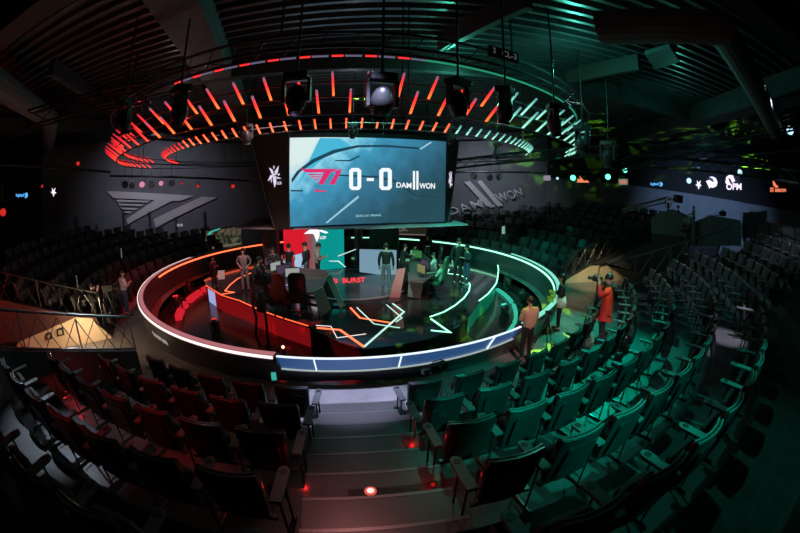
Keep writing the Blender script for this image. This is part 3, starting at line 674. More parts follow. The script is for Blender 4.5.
for (px, lab, m, rz) in (((-1.342,-2.543), 'monitor with a pale lit screen on the left desk nearest its end slabs', E_mon, R(14)), ((-2.172,-1.713), 'monitor with a pale screen on the left desk behind the dark player', E_mon, R(60)),
                     ((-1.757,-2.145), 'dark monitor in the middle of the left desk between two pale ones', E_monb, R(35)), ((-2.716,-0.872), 'purple lit monitor at the far end of the left desk', E_monb, R(75))):
    monitor(px[0], px[1], .95, rz, lab, m, 'monitors on the left desk')
for (px, lab, m, rz) in (((2.603,-1.829), 'monitor with a yellow lit screen on the right desk', E_mon2, R(-60)), ((2.77,-1.157), 'dark backed monitor just behind the yellow one on the right desk', E_monb, R(-60)),
                     ((2.572,0.571), 'monitor added for the green glow at the far end of the right desk', glow('desk_glow_green', (.08, .45, .1), .35), R(-40))):  # monitor shape stands in for a glowing green desk area
    monitor(px[0], px[1], .95, rz, lab, m, 'monitors on the right desk')
def keyboard(x, y, lab, m):
    t = thing('keyboard', lab, 'keyboard', (x, y, .95), R(20)); MB().box(-.22, .22, -.07, .07, 0, .02).build('case', M_black, t); MB().box(-.2, .2, -.055, .055, .02, .028).build('keys', m, t)
p = (-1.31,-3.105); keyboard(p[0], p[1], 'purple glowing keyboard on the left desk', glow('keys_purple', (.6, .3, 1), .8))
p = (2.956,-1.355); keyboard(p[0], p[1], 'pale keyboard on the near corner of the right desk', mat('keys_pale', (.4, .45, .42), .5))
def gaming_chair(x, y, rz, lab, m):
    t = thing('gaming_chair', lab, 'chair', (x, y, ZS), rz, 'players chairs on the stage')
    b = MB(); b.poly(rounded(.5, .5, .1), .42, .54); b.build('seat', m, t, bevel=.02)
    b = MB(); b.prism([(px*1.0, -.02-.12*pz, .55+pz) for px, pz in rounded(.5, .8, .14)], (0, -.1, 0)); b.build('backrest', m, t, bevel=.02)
    for s_ in (-1, 1): MB().box(s_*.29-.03, s_*.29+.03, .05, .35, .68, .72).build('armrest', M_black, t)
    b = MB(); b.cyl((0, .22, .08), .03, .35, 8)
    for i in range(5):
        a = 2*PI*i/5; b.tube([(0, .22, .1), (.3*math.cos(a), .22+.3*math.sin(a), .05)], .025, 6); b.ball((.3*math.cos(a), .22+.3*math.sin(a), .035), .035, nu=6, nv=4)
    b.build('wheel_base', M_metal, t)
M_gr = mat('chair_red', (.2, .02, .02), .4); M_gg = mat('chair_green', (.02, .16, .08), .4)
for px, rz, lab, m in (((-1.382,-3.791), R(-10), 'red and black players chair in front of the left desk', M_gr), ((-2.311,-2.528), R(-40), 'dark players chair at the far end of the left desk', M_black), ((-0.859,-3.732), R(5), 'black players chair nearest the end of the left desk', M_black)):
    gaming_chair(px[0], px[1], rz, lab, m)
for px, rz, lab, m in (((3.309,-1.424), R(70), 'green lit players chair under the white-robed player', M_gg), ((3.309,0.491), R(90), 'players chair behind the white-shirted player at the right desk', M_black), ((2.888,2.633), R(140), 'players chair at the back of the right desk', M_black)):
    gaming_chair(px[0], px[1], rz, lab, m)

# ------------------------------------------------------------------ overhead light rings
def ramp_mat(name, stops, s):
    m = bpy.data.materials.new(name); m.use_nodes = True; nt = m.node_tree; b = nt.nodes['Principled BSDF']; b.inputs['Base Color'].default_value = (.02, .02, .02, 1)
    tc = nt.nodes.new('ShaderNodeTexCoord'); sx = nt.nodes.new('ShaderNodeSeparateXYZ'); rp = nt.nodes.new('ShaderNodeValToRGB'); nt.links.new(tc.outputs['Generated'], sx.inputs[0]); nt.links.new(sx.outputs['Z'], rp.inputs['Fac'])
    el = rp.color_ramp.elements; el[0].position, el[0].color = stops[0][0], (*stops[0][1], 1); el[1].position, el[1].color = stops[-1][0], (*stops[-1][1], 1)
    for p_, c_ in stops[1:-1]: e = el.new(p_); e.color = (*c_, 1)
    nt.links.new(rp.outputs['Color'], b.inputs['Emission Color']); b.inputs['Emission Strength'].default_value = s; return m
mb_red = ramp_mat('bar_orange_red', [(0, (1, .16, .03)), (.45, (1, .04, .015)), (.75, (.5, .015, .03)), (1, (.11, .05, .09))], 2.2)
mb_or = ramp_mat('bar_orange', [(0, (1, .17, .06)), (1, (1, .06, .02))], 2.4)
mb_redl = ramp_mat('bar_red', [(0, (1, .06, .03)), (.6, (.8, .012, .02)), (1, (.2, .01, .02))], 1.7)
mb_mint = ramp_mat('bar_mint', [(0, (.42, 1, .78)), (.6, (.22, .7, .58)), (1, (.08, .28, .30))], 1.15)
def bar_mesh(L, m):
    b = MB(); b.box(-.016, .016, -.016, .016, 0, L); return b.mesh('bar', m)
def light_ring(name, lab, c, r, z, tilt, L, angs, matf, dx=.0, dy=.0):
    t = thing(name, lab, 'light ring', (c[0], c[1], z))
    b = MB(); n = 96
    for rr, zz_ in ((r+.02, -.02), (r+L*math.sin(R(45))*.5, L*.36)):
        b.tube([(rr*math.sin(2*PI*i/n), -rr*math.cos(2*PI*i/n), zz_+dx*rr*math.sin(2*PI*i/n)+dy*rr*math.cos(2*PI*i/n)) for i in range(n)], .018, 6, close=True)
    b.build('ring_tube', mat('ring_grey', (.09, .09, .1), .35, .6), t)
    meshes = {}
    for a in angs:
        m = matf(a)
        if m.name not in meshes: meshes[m.name] = bar_mesh(L, m)
        o = bpy.data.objects.new('light_bar', meshes[m.name]); C.objects.link(o); o.parent = t
        o.location = (r*math.sin(R(a)), -r*math.cos(R(a)), dx*r*math.sin(R(a))+dy*r*math.cos(R(a)))
        o.rotation_euler = (Matrix.Rotation(R(a), 4, 'Z') @ Matrix.Rotation(R(tilt), 4, 'X')).to_euler()
    for a in range(15, 360, 45):
        h = MB(); h.cyl((r*math.sin(R(a)), -r*math.cos(R(a)), 0), .012, HC-z-.02, 6); h.build('suspension_rod', M_truss, t)
light_ring('light_ring', 'inner overhead ring of short glowing bars, orange at left and mint at right', (-.24, 1.42), 6.87, 5.0, 48, .27, [-77+2.75*i for i in range(58)], lambda a: mb_redl if a < -32 else (mb_or if a < 29 else mb_mint), dx=.009, dy=.018)
light_ring('light_ring', 'lower of the two outer overhead rings of tilted glowing bars', (-.12, .29), 7.95, 5.0, 53, .5, [-83.4+3.55*i for i in range(48)], lambda a: mb_redl if a < -22 else (mb_red if a < 27 else mb_mint), dx=.013, dy=.01)
light_ring('light_ring', 'upper of the two outer overhead rings of tilted glowing bars', (-.02, .47), 7.95, 5.15, 53, .52, [-82.5+3.85*i for i in range(44)], lambda a: mb_redl if a < -22 else (mb_red if a < 27 else mb_mint), dx=.011, dy=.032)
# big circular truss
tr = thing('circular_truss', 'large dark circular truss hung above the stage edge', 'truss')
b = MB(); n = 96
for rr, z in ((7.75, 6.1), (8.1, 6.1), (7.92, 6.42)):
    b.tube([P(rr, 360*i/n, z) for i in range(n)], .03, 6, close=True)
b.build('chord', M_truss, tr)
b = MB()
for i in range(0, n):
    q = [P(7.75, 360*i/n, 6.1), P(8.1, 360*(i+.5)/n, 6.1), P(7.92, 360*(i+.5)/n, 6.42)]
    b.tube([q[0], q[2]], .012, 4); b.tube([q[1], P(7.75, 360*(i+1)/n, 6.1)], .012, 4); b.tube([q[0], q[1]], .012, 4)
b.build('lattice', M_truss, tr)
def tstrip(a0, a1, m, lab): label_part(MB().arc([(7.70, 6.05), (7.73, 6.05), (7.73, 6.09), (7.70, 6.09)], a0, a1, max(2, int(abs(a1-a0)/2))).build('light_strip', m, tr), lab)
tstrip(-39, -28, glow('truss_red', (1, .03, .03), 1.2), 'red strip')
for i, a in enumerate(range(-18, 16, 4)): tstrip(a, a+1.4, MATS['truss_red'], 'short red strip'); tstrip(a+1.6, a+3.6, glow('truss_grey', (.35, .3, .5), .35), 'short grey-violet strip')
tstrip(17, 48, glow('truss_green', (.05, .8, .4), .35), 'green strip'); tstrip(52, 86, MATS['truss_green'], 'green strip')
for a in range(0, 360, 30):
    h = MB(); h.cyl(P(7.92, a, 6.4), .02, HC-6.42, 6); h.build('suspension_rod', M_truss, tr)
b = MB(); b.box(-.5, .5, 0, .12, 0, .34)
tb = thing('equipment_box', 'black equipment box with small lettering on the circular truss', 'box', (3.581,-7.716,6.062), R(25)); tb.scale = (.6, .6, .6); b.build('case', M_black, tb)
text_mesh('CL-3', [(-.1, -.01, .1), (.42, -.01, .1), (.42, -.01, .28), (-.1, -.01, .28)], .01, glow('label_grey', (.2, .22, .22), .35), 'lettering', tb)
text_mesh('2', [(-.42, -.01, .12), (-.32, -.01, .12), (-.32, -.01, .28), (-.42, -.01, .28)], .01, MATS['label_grey'], 'lettering', tb)

# ------------------------------------------------------------------ moving head lamps
M_lamp = mat('lamp_black', (.035, .035, .037), .3); M_lens = mat('lamp_lens', (.05, .06, .06), .08, 0, coat=1)
def moving_head(loc, rz, sc, lab, tilt=20, lens=None, group='moving head lamps on the truss', stand=None):
    t = thing('moving_head_lamp', lab, 'stage lamp', loc, rz, group); t.scale = (sc, sc, sc)
    up_ = 1 if stand is None else -1
    b = MB(); b.box(-.19, .19, -.14, .14, .0, .12) if up_ > 0 else b.box(-.19, .19, -.14, .14, -.62, -.5); b.build('base', M_lamp, t, bevel=.02)
    b = MB()
    for s_ in (-1, 1): b.box(s_*.2-.025, s_*.2+.025, -.06, .06, -.36 if up_ > 0 else -.5, .02 if up_ > 0 else -.14)
    b.box(-.22, .22, -.07, .07, -.02 if up_ > 0 else -.52, .02 if up_ > 0 else -.48); b.build('yoke', M_lamp, t, bevel=.01)
    Mh = Matrix.Translation((0, 0, -.3 if up_ > 0 else -.26)) @ Matrix.Rotation(R(tilt), 4, 'X')
    b = MB(); b.ball((0, 0, 0), .165, .15, .24, 16, 10); b.v = [tuple(Mh @ Vector(v)) for v in b.v]; h = b.build('head', M_lamp, t, smooth=True)
    b = MB(); b.cyl((0, 0, -.25), .11, .05, 18); b.v = [tuple(Mh @ Vector(v)) for v in b.v]; l = b.build('lens', lens or M_lens, h)
    if up_ > 0:
        b = MB(); b.cyl((0, 0, .12), .02, (HC-.13-loc[2])/sc-.12, 8); b.build('hanging_pole', M_truss, t)
    return t
heads = [((0.586,-8.878,5.343), .86, 'large dark stage lamp above the left edge of the screen'), ((1.679,-8.8,5.283), .95, 'large dark stage lamp above the middle of the screen, lens catching light'), ((2.669,-8.646,5.296), .84, 'large dark stage lamp above the right edge of the screen'),
         ((3.408,-8.29,5.322), .84, 'dark stage lamp in the green half beside the mint bars'), ((4.464,-7.597,5.313), .84, 'dark stage lamp with reddish edge among the mint bars'), ((5.978,-5.652,5.354), 1.0, 'dark stage lamp at the right end of the mint bars'),
         ((7.028,-5.087,5.146), 1.0, 'rightmost dark stage lamp on the ring'), ((-1.346,-8.669,5.46), .95, 'dark stage lamp above the red bars at left'), ((-2.593,-8.62,5.484), .9, 'leftmost dark stage lamp beside the red bars')]
for i, (l, s_, lab) in enumerate(heads): moving_head(l, R(20*i), s_, lab, 25 if i == 1 else (8 if i % 2 else -12))
small = [((-1.557,-5.398,5.27), 'small stage lamp hanging inside the inner ring left of the screen'), ((0.505,-2.282,5.604), 'small stage lamp hanging over the screen top'), ((3.22,-3.776,5.323), 'small stage lamp beside the top right corner of the screen'), ((4.601,-3.021,5.04), 'small stage lamp inside the mint inner ring')]
for i, (l, lab) in enumerate(small): moving_head(l, R(30*i), .7, lab, 15)
E_lt = glow('lens_teal', (.12, 1, .62), 2.6); E_lw = glow('lens_blue_white', (.45, .75, 1), 1.6); E_lr = glow('lens_red', (.8, .02, .02), .8); E_lp = glow('lens_pink', (.8, .3, .4), .8)
def can_lamp(loc, lens, lab, sc=1.0, group=None, aim=60):
    t = thing('spot_lamp', lab, 'stage lamp', loc, math.atan2(1.9-loc[0], loc[1]+13.7), group); t.scale = (sc, sc, sc)
    Mh = Matrix.Rotation(R(-aim), 4, 'X')
    b = MB(); b.tube([(0, 0, .14), (0, 0, -.12)], [.09, .11], 14); b.v = [tuple(Mh @ Vector(v)) for v in b.v]; b.build('housing', M_lamp, t)
    b = MB(); b.cyl((0, 0, -.13), .095, .02, 14); b.v = [tuple(Mh @ Vector(v)) for v in b.v]; b.build('lens', lens, t)
    b = MB(); b.box(-.13, -.115, -.02, .02, -.02, .24); b.box(.115, .13, -.02, .02, -.02, .24); b.box(-.13, .13, -.02, .02, .22, .24); b.cyl((0, 0, .24), .015, .4, 6); b.build('yoke', M_lamp, t)
    return t
for l, le, lab, sc in (((10.516,4.373,4.545), E_lt, 'bright teal spot lamp left of the orange sign', 1.5), ((12.141,3.507,4.761), E_lt, 'bright teal spot lamp right of the orange sign', 1.5), ((11.804,1.361,5.059), E_lt, 'small teal spot lamp above the grey sign', 1.2),
    ((13.574,-1.302,4.893), E_lw, 'blue-white spot lamp right of the blue sign', 1.2), ((14.429,-3.698,5.462), E_lw, 'pale spot lamp above the big white sign', 1.1), ((12.317,-7.675,6.503), E_lw, 'pale blue lamp at the far right under the ceiling', 1.3), ((10.17,5.625,4.449), E_lw, 'tiny white lamp beside the pale sign', .7),
    ((-11.202,2.691,4.4), E_lp, 'pink lit can lamp above the left wall mark', 1.7), ((-10.344,3.343,4.35), E_lp, 'second pink lit can lamp above the left wall mark', 1.4),
    ((-11.945,2.066,4.472), M_lens, 'unlit can lamp at the left end above the left wall mark', 1.7), ((-11.643,2.327,4.38), M_lens, 'unlit can lamp just left of the pink one', 1.5), ((-10.777,3.022,4.322), M_lens, 'unlit can lamp between the two pink ones', 1.7), ((-9.86,3.682,4.298), M_lens, 'unlit can lamp at the right end above the left wall mark', 1.6),
    ((6.022,7.924,4.293), M_lens, 'can lamp above the left stroke of the right wall mark', 1.6), ((6.909,7.737,4.279), M_lens, 'can lamp above the right stroke of the right wall mark', 1.6), ((7.404,7.616,4.334), M_lens, 'can lamp above the last letters on the right wall', 1.6),
    ((-8.107,3.603,4.02), E_lr, 'small red lamp right of the can lamps on the left', .8), ((-5.631,2.64,3.904), E_lr, 'small red lamp left of the emblem panel', .9), ((-8.831,3.162,4.213), E_lr, 'tiny red lamp above the right end of the left wall mark', .6),
    ((-10.106,-3.156,5.396), E_lr, 'small red lamp at the far left under the truss', .8), ((-10.35,-6.98,4.077), E_lr, 'red lamp at the left edge of the hall', 1.3), ((-11.12,-4.443,4.728), E_lr, 'tiny red lamp above the star sign at left', .5)):
    can_lamp(l, le, lab, sc, aim=75)
# lighting pipes the cans hang from
for p, q, lab in (((-12.576,1.487,4.97), (-5.275,3.886,4.066), 'dark lighting pipe above the left wall mark'), ((4.959,8.098,4.479), (9.892,6.818,4.696), 'dark lighting pipe above the right wall letters'), ((9.497,5.361,4.714), (14.289,-1.298,5.493), 'long dark lighting pipe along the right wall'), ((13.934,-1.651,5.781), (15.109,-6.52,6.477), 'dark lighting pipe at the far right'), ((-11.277,-6.592,5.647), (-10.502,-0.681,5.008), 'dark lighting pipe at the far left')):
    t = tag(MB().tube([p, q], .05, 8).build('lighting_pipe', M_truss), lab, 'pipe')
# straight trusses under the ceiling at right and left
def box_truss(p, q, lab, w=.35):
    t = thing('box_truss', lab, 'truss'); p, q = Vector(p), Vector(q); d = (q-p); L = d.length; d.normalize(); s_ = d.cross(Vector((0, 0, 1))).normalized()*w/2; u_ = Vector((0, 0, w/2)); b = MB(); c = MB()
    cs_ = [s_+u_, s_-u_, -s_-u_, -s_+u_]
    for o in cs_: b.tube([p+o, q+o], .028, 6)
    n = int(L/.5)
    for i in range(n):
        a, e = p+d*(L*i/n), p+d*(L*(i+1)/n)
        for k in range(4): c.tube([a+cs_[k], e+cs_[(k+1) % 4]], .012, 4)
    b.build('chord', M_truss, t); c.build('lattice', M_truss, t)
box_truss((9.989,-1.038,4.997), (11.628,-8.492,6.596), 'dark box truss running to the upper right')
box_truss((12.226,-2.78,5.341), (13.343,-7.459,5.318), 'dark box truss low at the far right')
box_truss((9.487,-3.112,5.456), (14.412,-5.366,5.776), 'dark box truss crossing behind the green flecks')
box_truss((-5.62,-8.802,5.851), (-2.99,-7.388,6.001), 'dark box truss at the upper left')
box_truss((4.051,3.175,4.675), (9.447,-1.879,5.496), 'dark box truss behind the mint inner ring')

# ------------------------------------------------------------------ ceiling beams and ducts
def beam(p, q, w, h, name='ceiling_beam', m=M_beam):
    p, q = Vector(p), Vector(q); d = (q-p).normalized(); s_ = Vector((d.y, -d.x, 0)).normalized()*w/2
    return struct(MB().prism([p-s_, p+s_, q+s_, q-s_], (0, 0, h)).build(name, m))
beam((-.45, -12, 6.75), (-6.2, 6, 6.75), .8, .65, m=mat('light_beam', (.09, .10, .11), .7, 0, noise=.3, nscale=5))
beam((3.907,-8.215,6.9), (2.746,-5.457,6.9), .14, .4, m=mat('green_beam', (.045, .06, .055), .5, .4))
beam((7.223,-6.451,6.9), (6.163,-3.245,6.9), .12, .4, m=MATS['green_beam'])
beam((-5.614,-8.34,6.9), (-7.539,-4.19,6.9), .16, .4)
beam((-2.254,-7.456,6.9), (-4.535,-2.198,6.9), .14, .4)
beam((9.0, -14, 6.7), (14, 4, 6.7), .7, .6)
beam((-16, -6, 6.7), (16, -3.0, 6.8), .25, .5)
beam((-16, -11, 6.7), (18, -10.5, 6.8), .5, .6)
beam((-12, -12, 6.7), (-9, 8, 6.7), .4, .5)
du = thing('air_duct', 'dark round air duct across the upper right of the ceiling', 'duct')
b = MB(); b.tube([(4.812,-8.818,6.5), (6.119,-10.235,6.5), (11.875,-7.321,6.4)], .28, 16); b.build('pipe', mat('duct_grey', (.09, .10, .10), .6), du)
for px in ():
    pass
du = thing('air_duct', 'dark round air duct in the upper left of the ceiling', 'duct')
b = MB(); b.tube([(-2.8, -14, 6.6), (-8.5, -6, 6.6), (-14, -2, 6.6)], .3, 16); b.build('pipe', MATS['duct_grey'], du)
t = tag(MB().prism([(7.041,-6.966,7.1),(7.164,-7.763,7.1),(7.877,-7.258,7.1),(7.852,-6.26,7.1)], (0, 0, .1)).build('ceiling_panel', mat('teal_grey_panel', (.05, .10, .10), .6)), 'pale teal lit panel under the ceiling at upper right', 'panel')

# ------------------------------------------------------------------ wall marks
M_logo = mat('logo_silver', (.62, .62, .66), .45, .1); 
TN = Vector((-(9.4-4.9), (-10.1+16.2), 0)).normalized(); TN = TN if TN.dot(Vector((0, -8, 0))-Vector((-13, 7, 0))) > 0 else -TN
t = thing('wall_mark', 'large raised grey winged team mark on the dark left wall', 'wall sign')
b = MB()
for q in ([(-16.179,4.915,4.281),(-11.324,8.497,3.387),(-12.083,7.937,3.128),(-12.527,7.61,3.198),(-15.066,5.736,2.051),(-15.133,5.687,2.376),(-13.471,6.913,3.357),(-15.816,5.183,3.792)], [(-13.607,6.813,2.167),(-10.854,8.844,3.28),(-10.046,9.44,3.142),(-13.526,6.872,1.614)],
          [(-15.676,5.287,3.678),(-13.752,6.706,3.341),(-13.924,6.579,3.255),(-15.595,5.346,3.522)], [(-15.571,5.364,3.412),(-14.098,6.451,3.151),(-14.27,6.324,3.079),(-15.489,5.424,3.288)], [(-15.438,5.462,3.143),(-14.417,6.215,2.959),(-14.591,6.087,2.882),(-15.357,5.522,3.025)], [(-15.305,5.56,2.904),(-14.738,5.979,2.794),(-14.913,5.849,2.711),(-15.225,5.619,2.78)]):
    b.prism([Vector(v)+TN*.06 for v in q], TN*.12)
b.build('letter_shape', M_logo, t)
DN = Vector((11.1-12.2, -(9.9-4.8), 0)).normalized()
t = thing('wall_mark', 'large raised grey team lettering with two tall strokes on the dark right wall', 'wall sign')
def dq(q, s_): 
    return text_mesh(s_, [tuple(Vector(v)+DN*.12) for v in q], .08, M_logo, 'lettering', t, bold=.01)
dq([(5.31,12.09,1.659),(7.494,11.619,2.271),(7.213,11.68,2.859),(4.837,12.192,2.078)], 'DAM')
dq([(8.535,11.395,2.597),(10.034,11.071,3.224),(9.784,11.125,3.708),(8.054,11.498,3.204)], 'WON')
for q in ([(6.107,11.918,3.913),(6.497,11.834,3.997),(7.979,11.514,2.498),(7.656,11.584,2.347)], [(6.955,11.735,3.95),(7.213,11.68,4.096),(8.567,11.387,2.599),(8.277,11.45,2.448)], [(7.784,11.556,2.421),(8.11,11.486,2.506),(8.181,11.471,2.376),(7.855,11.541,2.291)], [(8.307,11.444,2.517),(8.633,11.373,2.602),(8.704,11.358,2.473),(8.378,11.428,2.387)]):
    b = MB(); b.prism([Vector(v)+DN*.04 for v in q], DN*.16); b.build('stroke', M_logo, t)

# ------------------------------------------------------------------ lit signs round the hall
def sign(px_quad_bl_br_tr_tl, body, m, lab, n, text=True, poly=None, bold=.02, shear=0):
    t = thing('lit_sign', lab, 'sign'); q = [Vector(v) for v in px_quad_bl_br_tr_tl]; n = Vector(n)
    b = MB(); g = [v+n*.16 for v in q]; c = sum(g, Vector())/4; g = [c+(v-c)*1.05 for v in g]; b.prism(g, n*.04); b.build('backing', M_band, t)
    if text: text_mesh(body, [tuple(v-n*.0) for v in q], .03, m, 'lettering', t, bold=bold, font_shear=shear)
    for pl in (poly or []):
        b = MB(); o = q[0]; ex, ey = q[1]-q[0], q[3]-q[0]
        b.prism([o+ex*x+ey*y for x, y in pl], n*.03); b.build('mark', m, t)
    return t
E_bl = glow('sign_blue', (.10, .42, .9), 1.3); E_wv = glow('sign_white_violet', (.95, .78, 1), 1.25); E_or = glow('sign_orange', (1, .25, .12), 1.0); E_gr = glow('sign_grey', (.5, .45, .6), .5)
STAR = [(.5, .4), (.2, .1), (.42, .0), (.5, .0), (.58, .0), (.85, .12), (.62, .42), (1, .5), (.62, .58), (.8, 1), (.5, .68), (.2, 1), (.38, .58), (0, .5)]
sign([(16.451,1.485,4.717),(16.885,1.058,4.797),(16.876,1.067,5.098),(16.442,1.493,5.02)], 'logi G', E_bl, 'small blue lit sign on the black band, right of centre', (0.701,0.713,0.0))
sign([(15.88,0.645,4.657),(16.155,0.372,4.684),(16.142,0.385,5.139),(15.867,0.657,5.09)], '', E_wv, 'x', (0.703,0.711,0.0), text=False, poly=[]) if False else None
sign([(15.9,0.624,4.632),(16.144,0.384,4.677),(16.131,0.397,5.127),(15.887,0.637,5.084)], '', E_wv, 'x', (0.703,0.711,0.0), False) if False else None
def polysign(quad, polys, m, lab, n, body=None, bq=None, m2=None): 
    t = thing('lit_sign', lab, 'sign'); q = [Vector(v) for v in quad]; n = Vector(n); o = q[0]; ex, ey = q[1]-q[0], q[3]-q[0]; b = MB()
    for pl in polys: b.prism([o+ex*x+ey*y for x, y in pl], n*.04)
    b.build('emblem', m, t)
    b = MB(); c = o+ex*.5+ey*.5; b.prism([c+(v-c)*.8+n*.05 for v in q], n*.1); b.build('bracket', M_band, t)
    if body: text_mesh(body, [tuple(o+ex*x+ey*y) for x, y in bq], .04, m2 or m, 'lettering', t, bold=.03)
    return t
polysign([(15.901,0.625,4.632),(16.143,0.383,4.677),(16.131,0.396,5.127),(15.888,0.638,5.084)], [[(.5, 0), (.66, .35), (1, .42), (.68, .6), (.85, 1), (.5, .72), (.2, 1), (.32, .6), (0, .5), (.34, .38)]], E_wv, 'small white star shaped lit emblem beside the blue sign', (0.705,0.709,0.0))
polysign([(16.309,0.217,4.785),(16.747,-0.25,4.872),(16.734,-0.236,5.419),(16.295,0.232,5.336)], [[(0, .6), (.2, .2), (.55, .0), (.9, .15), (1, .5), (.85, .85), (.55, 1), (.3, .95), (.6, .8), (.72, .5), (.5, .55), (.3, .7)], [(.2, .2), (.3, -.08), (.4, .15)]], E_wv, 'white-violet round fist-like lit emblem, second large one', (0.73,0.684,0.0))
polysign([(17.012,-0.544,4.831),(17.625,-1.281,4.967),(17.611,-1.263,5.718),(16.996,-0.524,5.59)], [[(.05, .45), (.1, .8), (.35, 1), (.5, .9), (.62, .55), (.45, .45), (.35, .7), (.2, .75), (.35, .35), (.2, .3)]], E_wv, 'largest white-violet lit emblem with letters under it', (0.769,0.64,0.0), 'OPM', [(.1, 0), (1, 0), (1, .42), (.1, .42)])
polysign([(17.755,-3.161,5.062),(18.229,-3.91,5.198),(18.22,-3.896,5.759),(17.745,-3.145,5.629)], [[(.15, 1), (.45, .45), (.55, .5), (.4, .3), (.2, .5)]], E_or, 'orange and red lit triangle sign at the far right', (0.845,0.535,0.0), 'SK telecom', [(0, 0), (1, 0), (1, .35), (0, .35)])
polysign([(11.592,6.077,4.312),(12.314,5.711,4.384),(12.302,5.717,4.799),(11.58,6.083,4.729)], [[(.15, .95), (.4, .4), (.5, .45), (.3, .25)], [(0, 0), (.9, 0), (.7, .3), (.5, .2), (.35, .45), (.1, .4)]], E_or, 'orange lit sign between the two teal spot lamps', (0.453,0.892,0.0), 'SK', [(0, .05), (.45, .05), (.45, .5), (0, .5)])
polysign([(10.182,7.779,4.281),(10.572,7.625,4.312),(10.564,7.628,4.605),(10.174,7.782,4.574)], [[(0, 0), (1, 0), (1, 1), (0, 1)]], E_gr, 'tiny pale rectangular lit sign at the wall corner', (0.367,0.93,0.0))
polysign([(13.165,4.054,4.385),(13.611,3.764,4.441),(13.601,3.77,4.754),(13.156,4.06,4.699)], [[(0, 0), (1, 0), (1, 1), (0, 1)]], mat('sign_plate', (.2, .2, .22), .4, 0, (.35, .32, .36), .35), 'small grey rectangular sign with red lettering', (0.545,0.839,0.0), 'LCK', [(.15, .25), (.85, .25), (.85, .75), (.15, .75)], glow('sign_red', (.9, .15, .12), 1))
polysign([(14.343,2.629,4.492),(14.888,2.201,4.573),(14.881,2.206,4.799),(14.336,2.634,4.719)], [[(.72, .0), (.9, .05), (1, .5), (.9, .95), (.72, .95), (.8, .5)]], E_bl, 'small blue lit lettering sign above the camera crane', (0.618,0.786,0.0), 'logitech', [(0, .1), (.7, .1), (.7, .9), (0, .9)])
for o in [x for x in list(C.objects) if x.get('label') == 'small blue lit sign on the black band, right of centre']:
    for c in list(o.children): bpy.data.objects.remove(c)
    bpy.data.objects.remove(o)
polysign([(-12.648,-4.95,4.485),(-12.333,-4.446,4.399),(-12.329,-4.439,4.593),(-12.644,-4.944,4.677)], [[(.72, .0), (.9, .05), (1, .5), (.95, 1.1), (.72, .95), (.8, .5)]], E_bl, 'small blue lit lettering sign at the far left', (-0.848,0.529,0.0), 'logitech', [(0, .1), (.7, .1), (.7, .9), (0, .9)])
polysign([(-11.702,-3.541,4.285),(-11.526,-3.31,4.246),(-11.518,-3.299,4.622),(-11.694,-3.531,4.659)], [[(.5, 0), (.66, .35), (1, .42), (.68, .6), (.85, 1), (.5, .72), (.2, 1), (.32, .6), (0, .5), (.34, .38)]], E_wv, 'small white star shaped lit emblem at the far left', (-0.797,0.604,0.0))
# wall screen under the left mark
t = thing('wall_screen', 'wide wall screen with dim landscape picture on the left back wall', 'screen')
q = [(-8.704,5.069,0.485),(-6.937,6.372,0.435),(-6.934,6.375,1.566),(-8.595,5.149,1.518)]
b = MB(); b.prism(q, TN*-.06); m = mat('screen_landscape', (0, 0, 0), .4, 0, (1, 1, 1), .5)
nt = m.node_tree; tc = nt.nodes.new('ShaderNodeTexCoord'); no = nt.nodes.new('ShaderNodeTexNoise'); no.inputs['Scale'].default_value = 5; no.inputs['Detail'].default_value = 8; rp = nt.nodes.new('ShaderNodeValToRGB'); nt.links.new(tc.outputs['Object'], no.inputs['Vector']); nt.links.new(no.outputs['Fac'], rp.inputs['Fac'])
rp.color_ramp.elements[0].position = .42; rp.color_ramp.elements[0].color = (.012, .03, .02, 1); rp.color_ramp.elements[1].position = .72; rp.color_ramp.elements[1].color = (.28, .22, .13, 1); nt.links.new(rp.outputs['Color'], nt.nodes['Principled BSDF'].inputs['Emission Color'])
b.build('screen', m, t)
b = MB(); b.prism([Vector(v)+TN*.02 for v in [(-8.56,5.175,1.294),(-8.458,5.251,1.446),(-8.122,5.499,1.569),(-7.885,5.674,1.595),(-7.982,5.602,1.524),(-8.317,5.354,1.428),(-8.418,5.28,1.303),(-8.546,5.186,1.127)]], TN*.02); label_part(b.build('picture_area', glow('aurora', (.05, .55, .42), .8), t), 'green streak')
b = MB(); b.prism([Vector(v)+TN*.02 for v in [(-8.749,5.036,0.519),(-7.051,6.289,0.575),(-7.046,6.292,0.671),(-8.743,5.04,0.613)]], TN*.04); label_part(b.build('lower_rail', mat('screen_rail', (.3, .28, .24), .4, 0, (.35, .3, .25), .35), t), 'pale rail under the picture')
b = MB(); b.prism([Vector(v)-TN*.07 for v in [(-8.802,4.997,0.444),(-6.892,6.406,0.372),(-6.884,6.412,1.617),(-8.686,5.083,1.585)]], -TN*.06); b.build('housing', M_black, t)
t = thing('wall_screen', 'dim dark wall screen with faint lettering behind the green side of the stage', 'screen')
q = [(1.689,7.824,0.923),(3.424,7.772,0.898),(3.413,7.772,1.407),(1.684,7.824,1.404)]; n = Vector((0.03,1.0,0.0))
b = MB(); b.prism(q, n*.08); b.build('screen', mat('dim_screen', (.02, .02, .015), .4, 0, (.05, .045, .03), .3), t)
text_mesh('SK', [tuple(Vector(v)-n*.02) for v in [(1.744,7.822,1.037),(2.358,7.804,1.104),(2.355,7.804,1.33),(1.741,7.823,1.32)]], .02, glow('faint_text', (.3, .32, .2), .5), 'lettering', t)
b = MB(); b.prism([Vector(v)-n*.03 for v in [(1.69,7.824,0.889),(3.425,7.772,0.865),(3.424,7.772,0.932),(1.689,7.824,0.957)]], n*.05); b.build('lower_rail', MATS['screen_rail'], t)
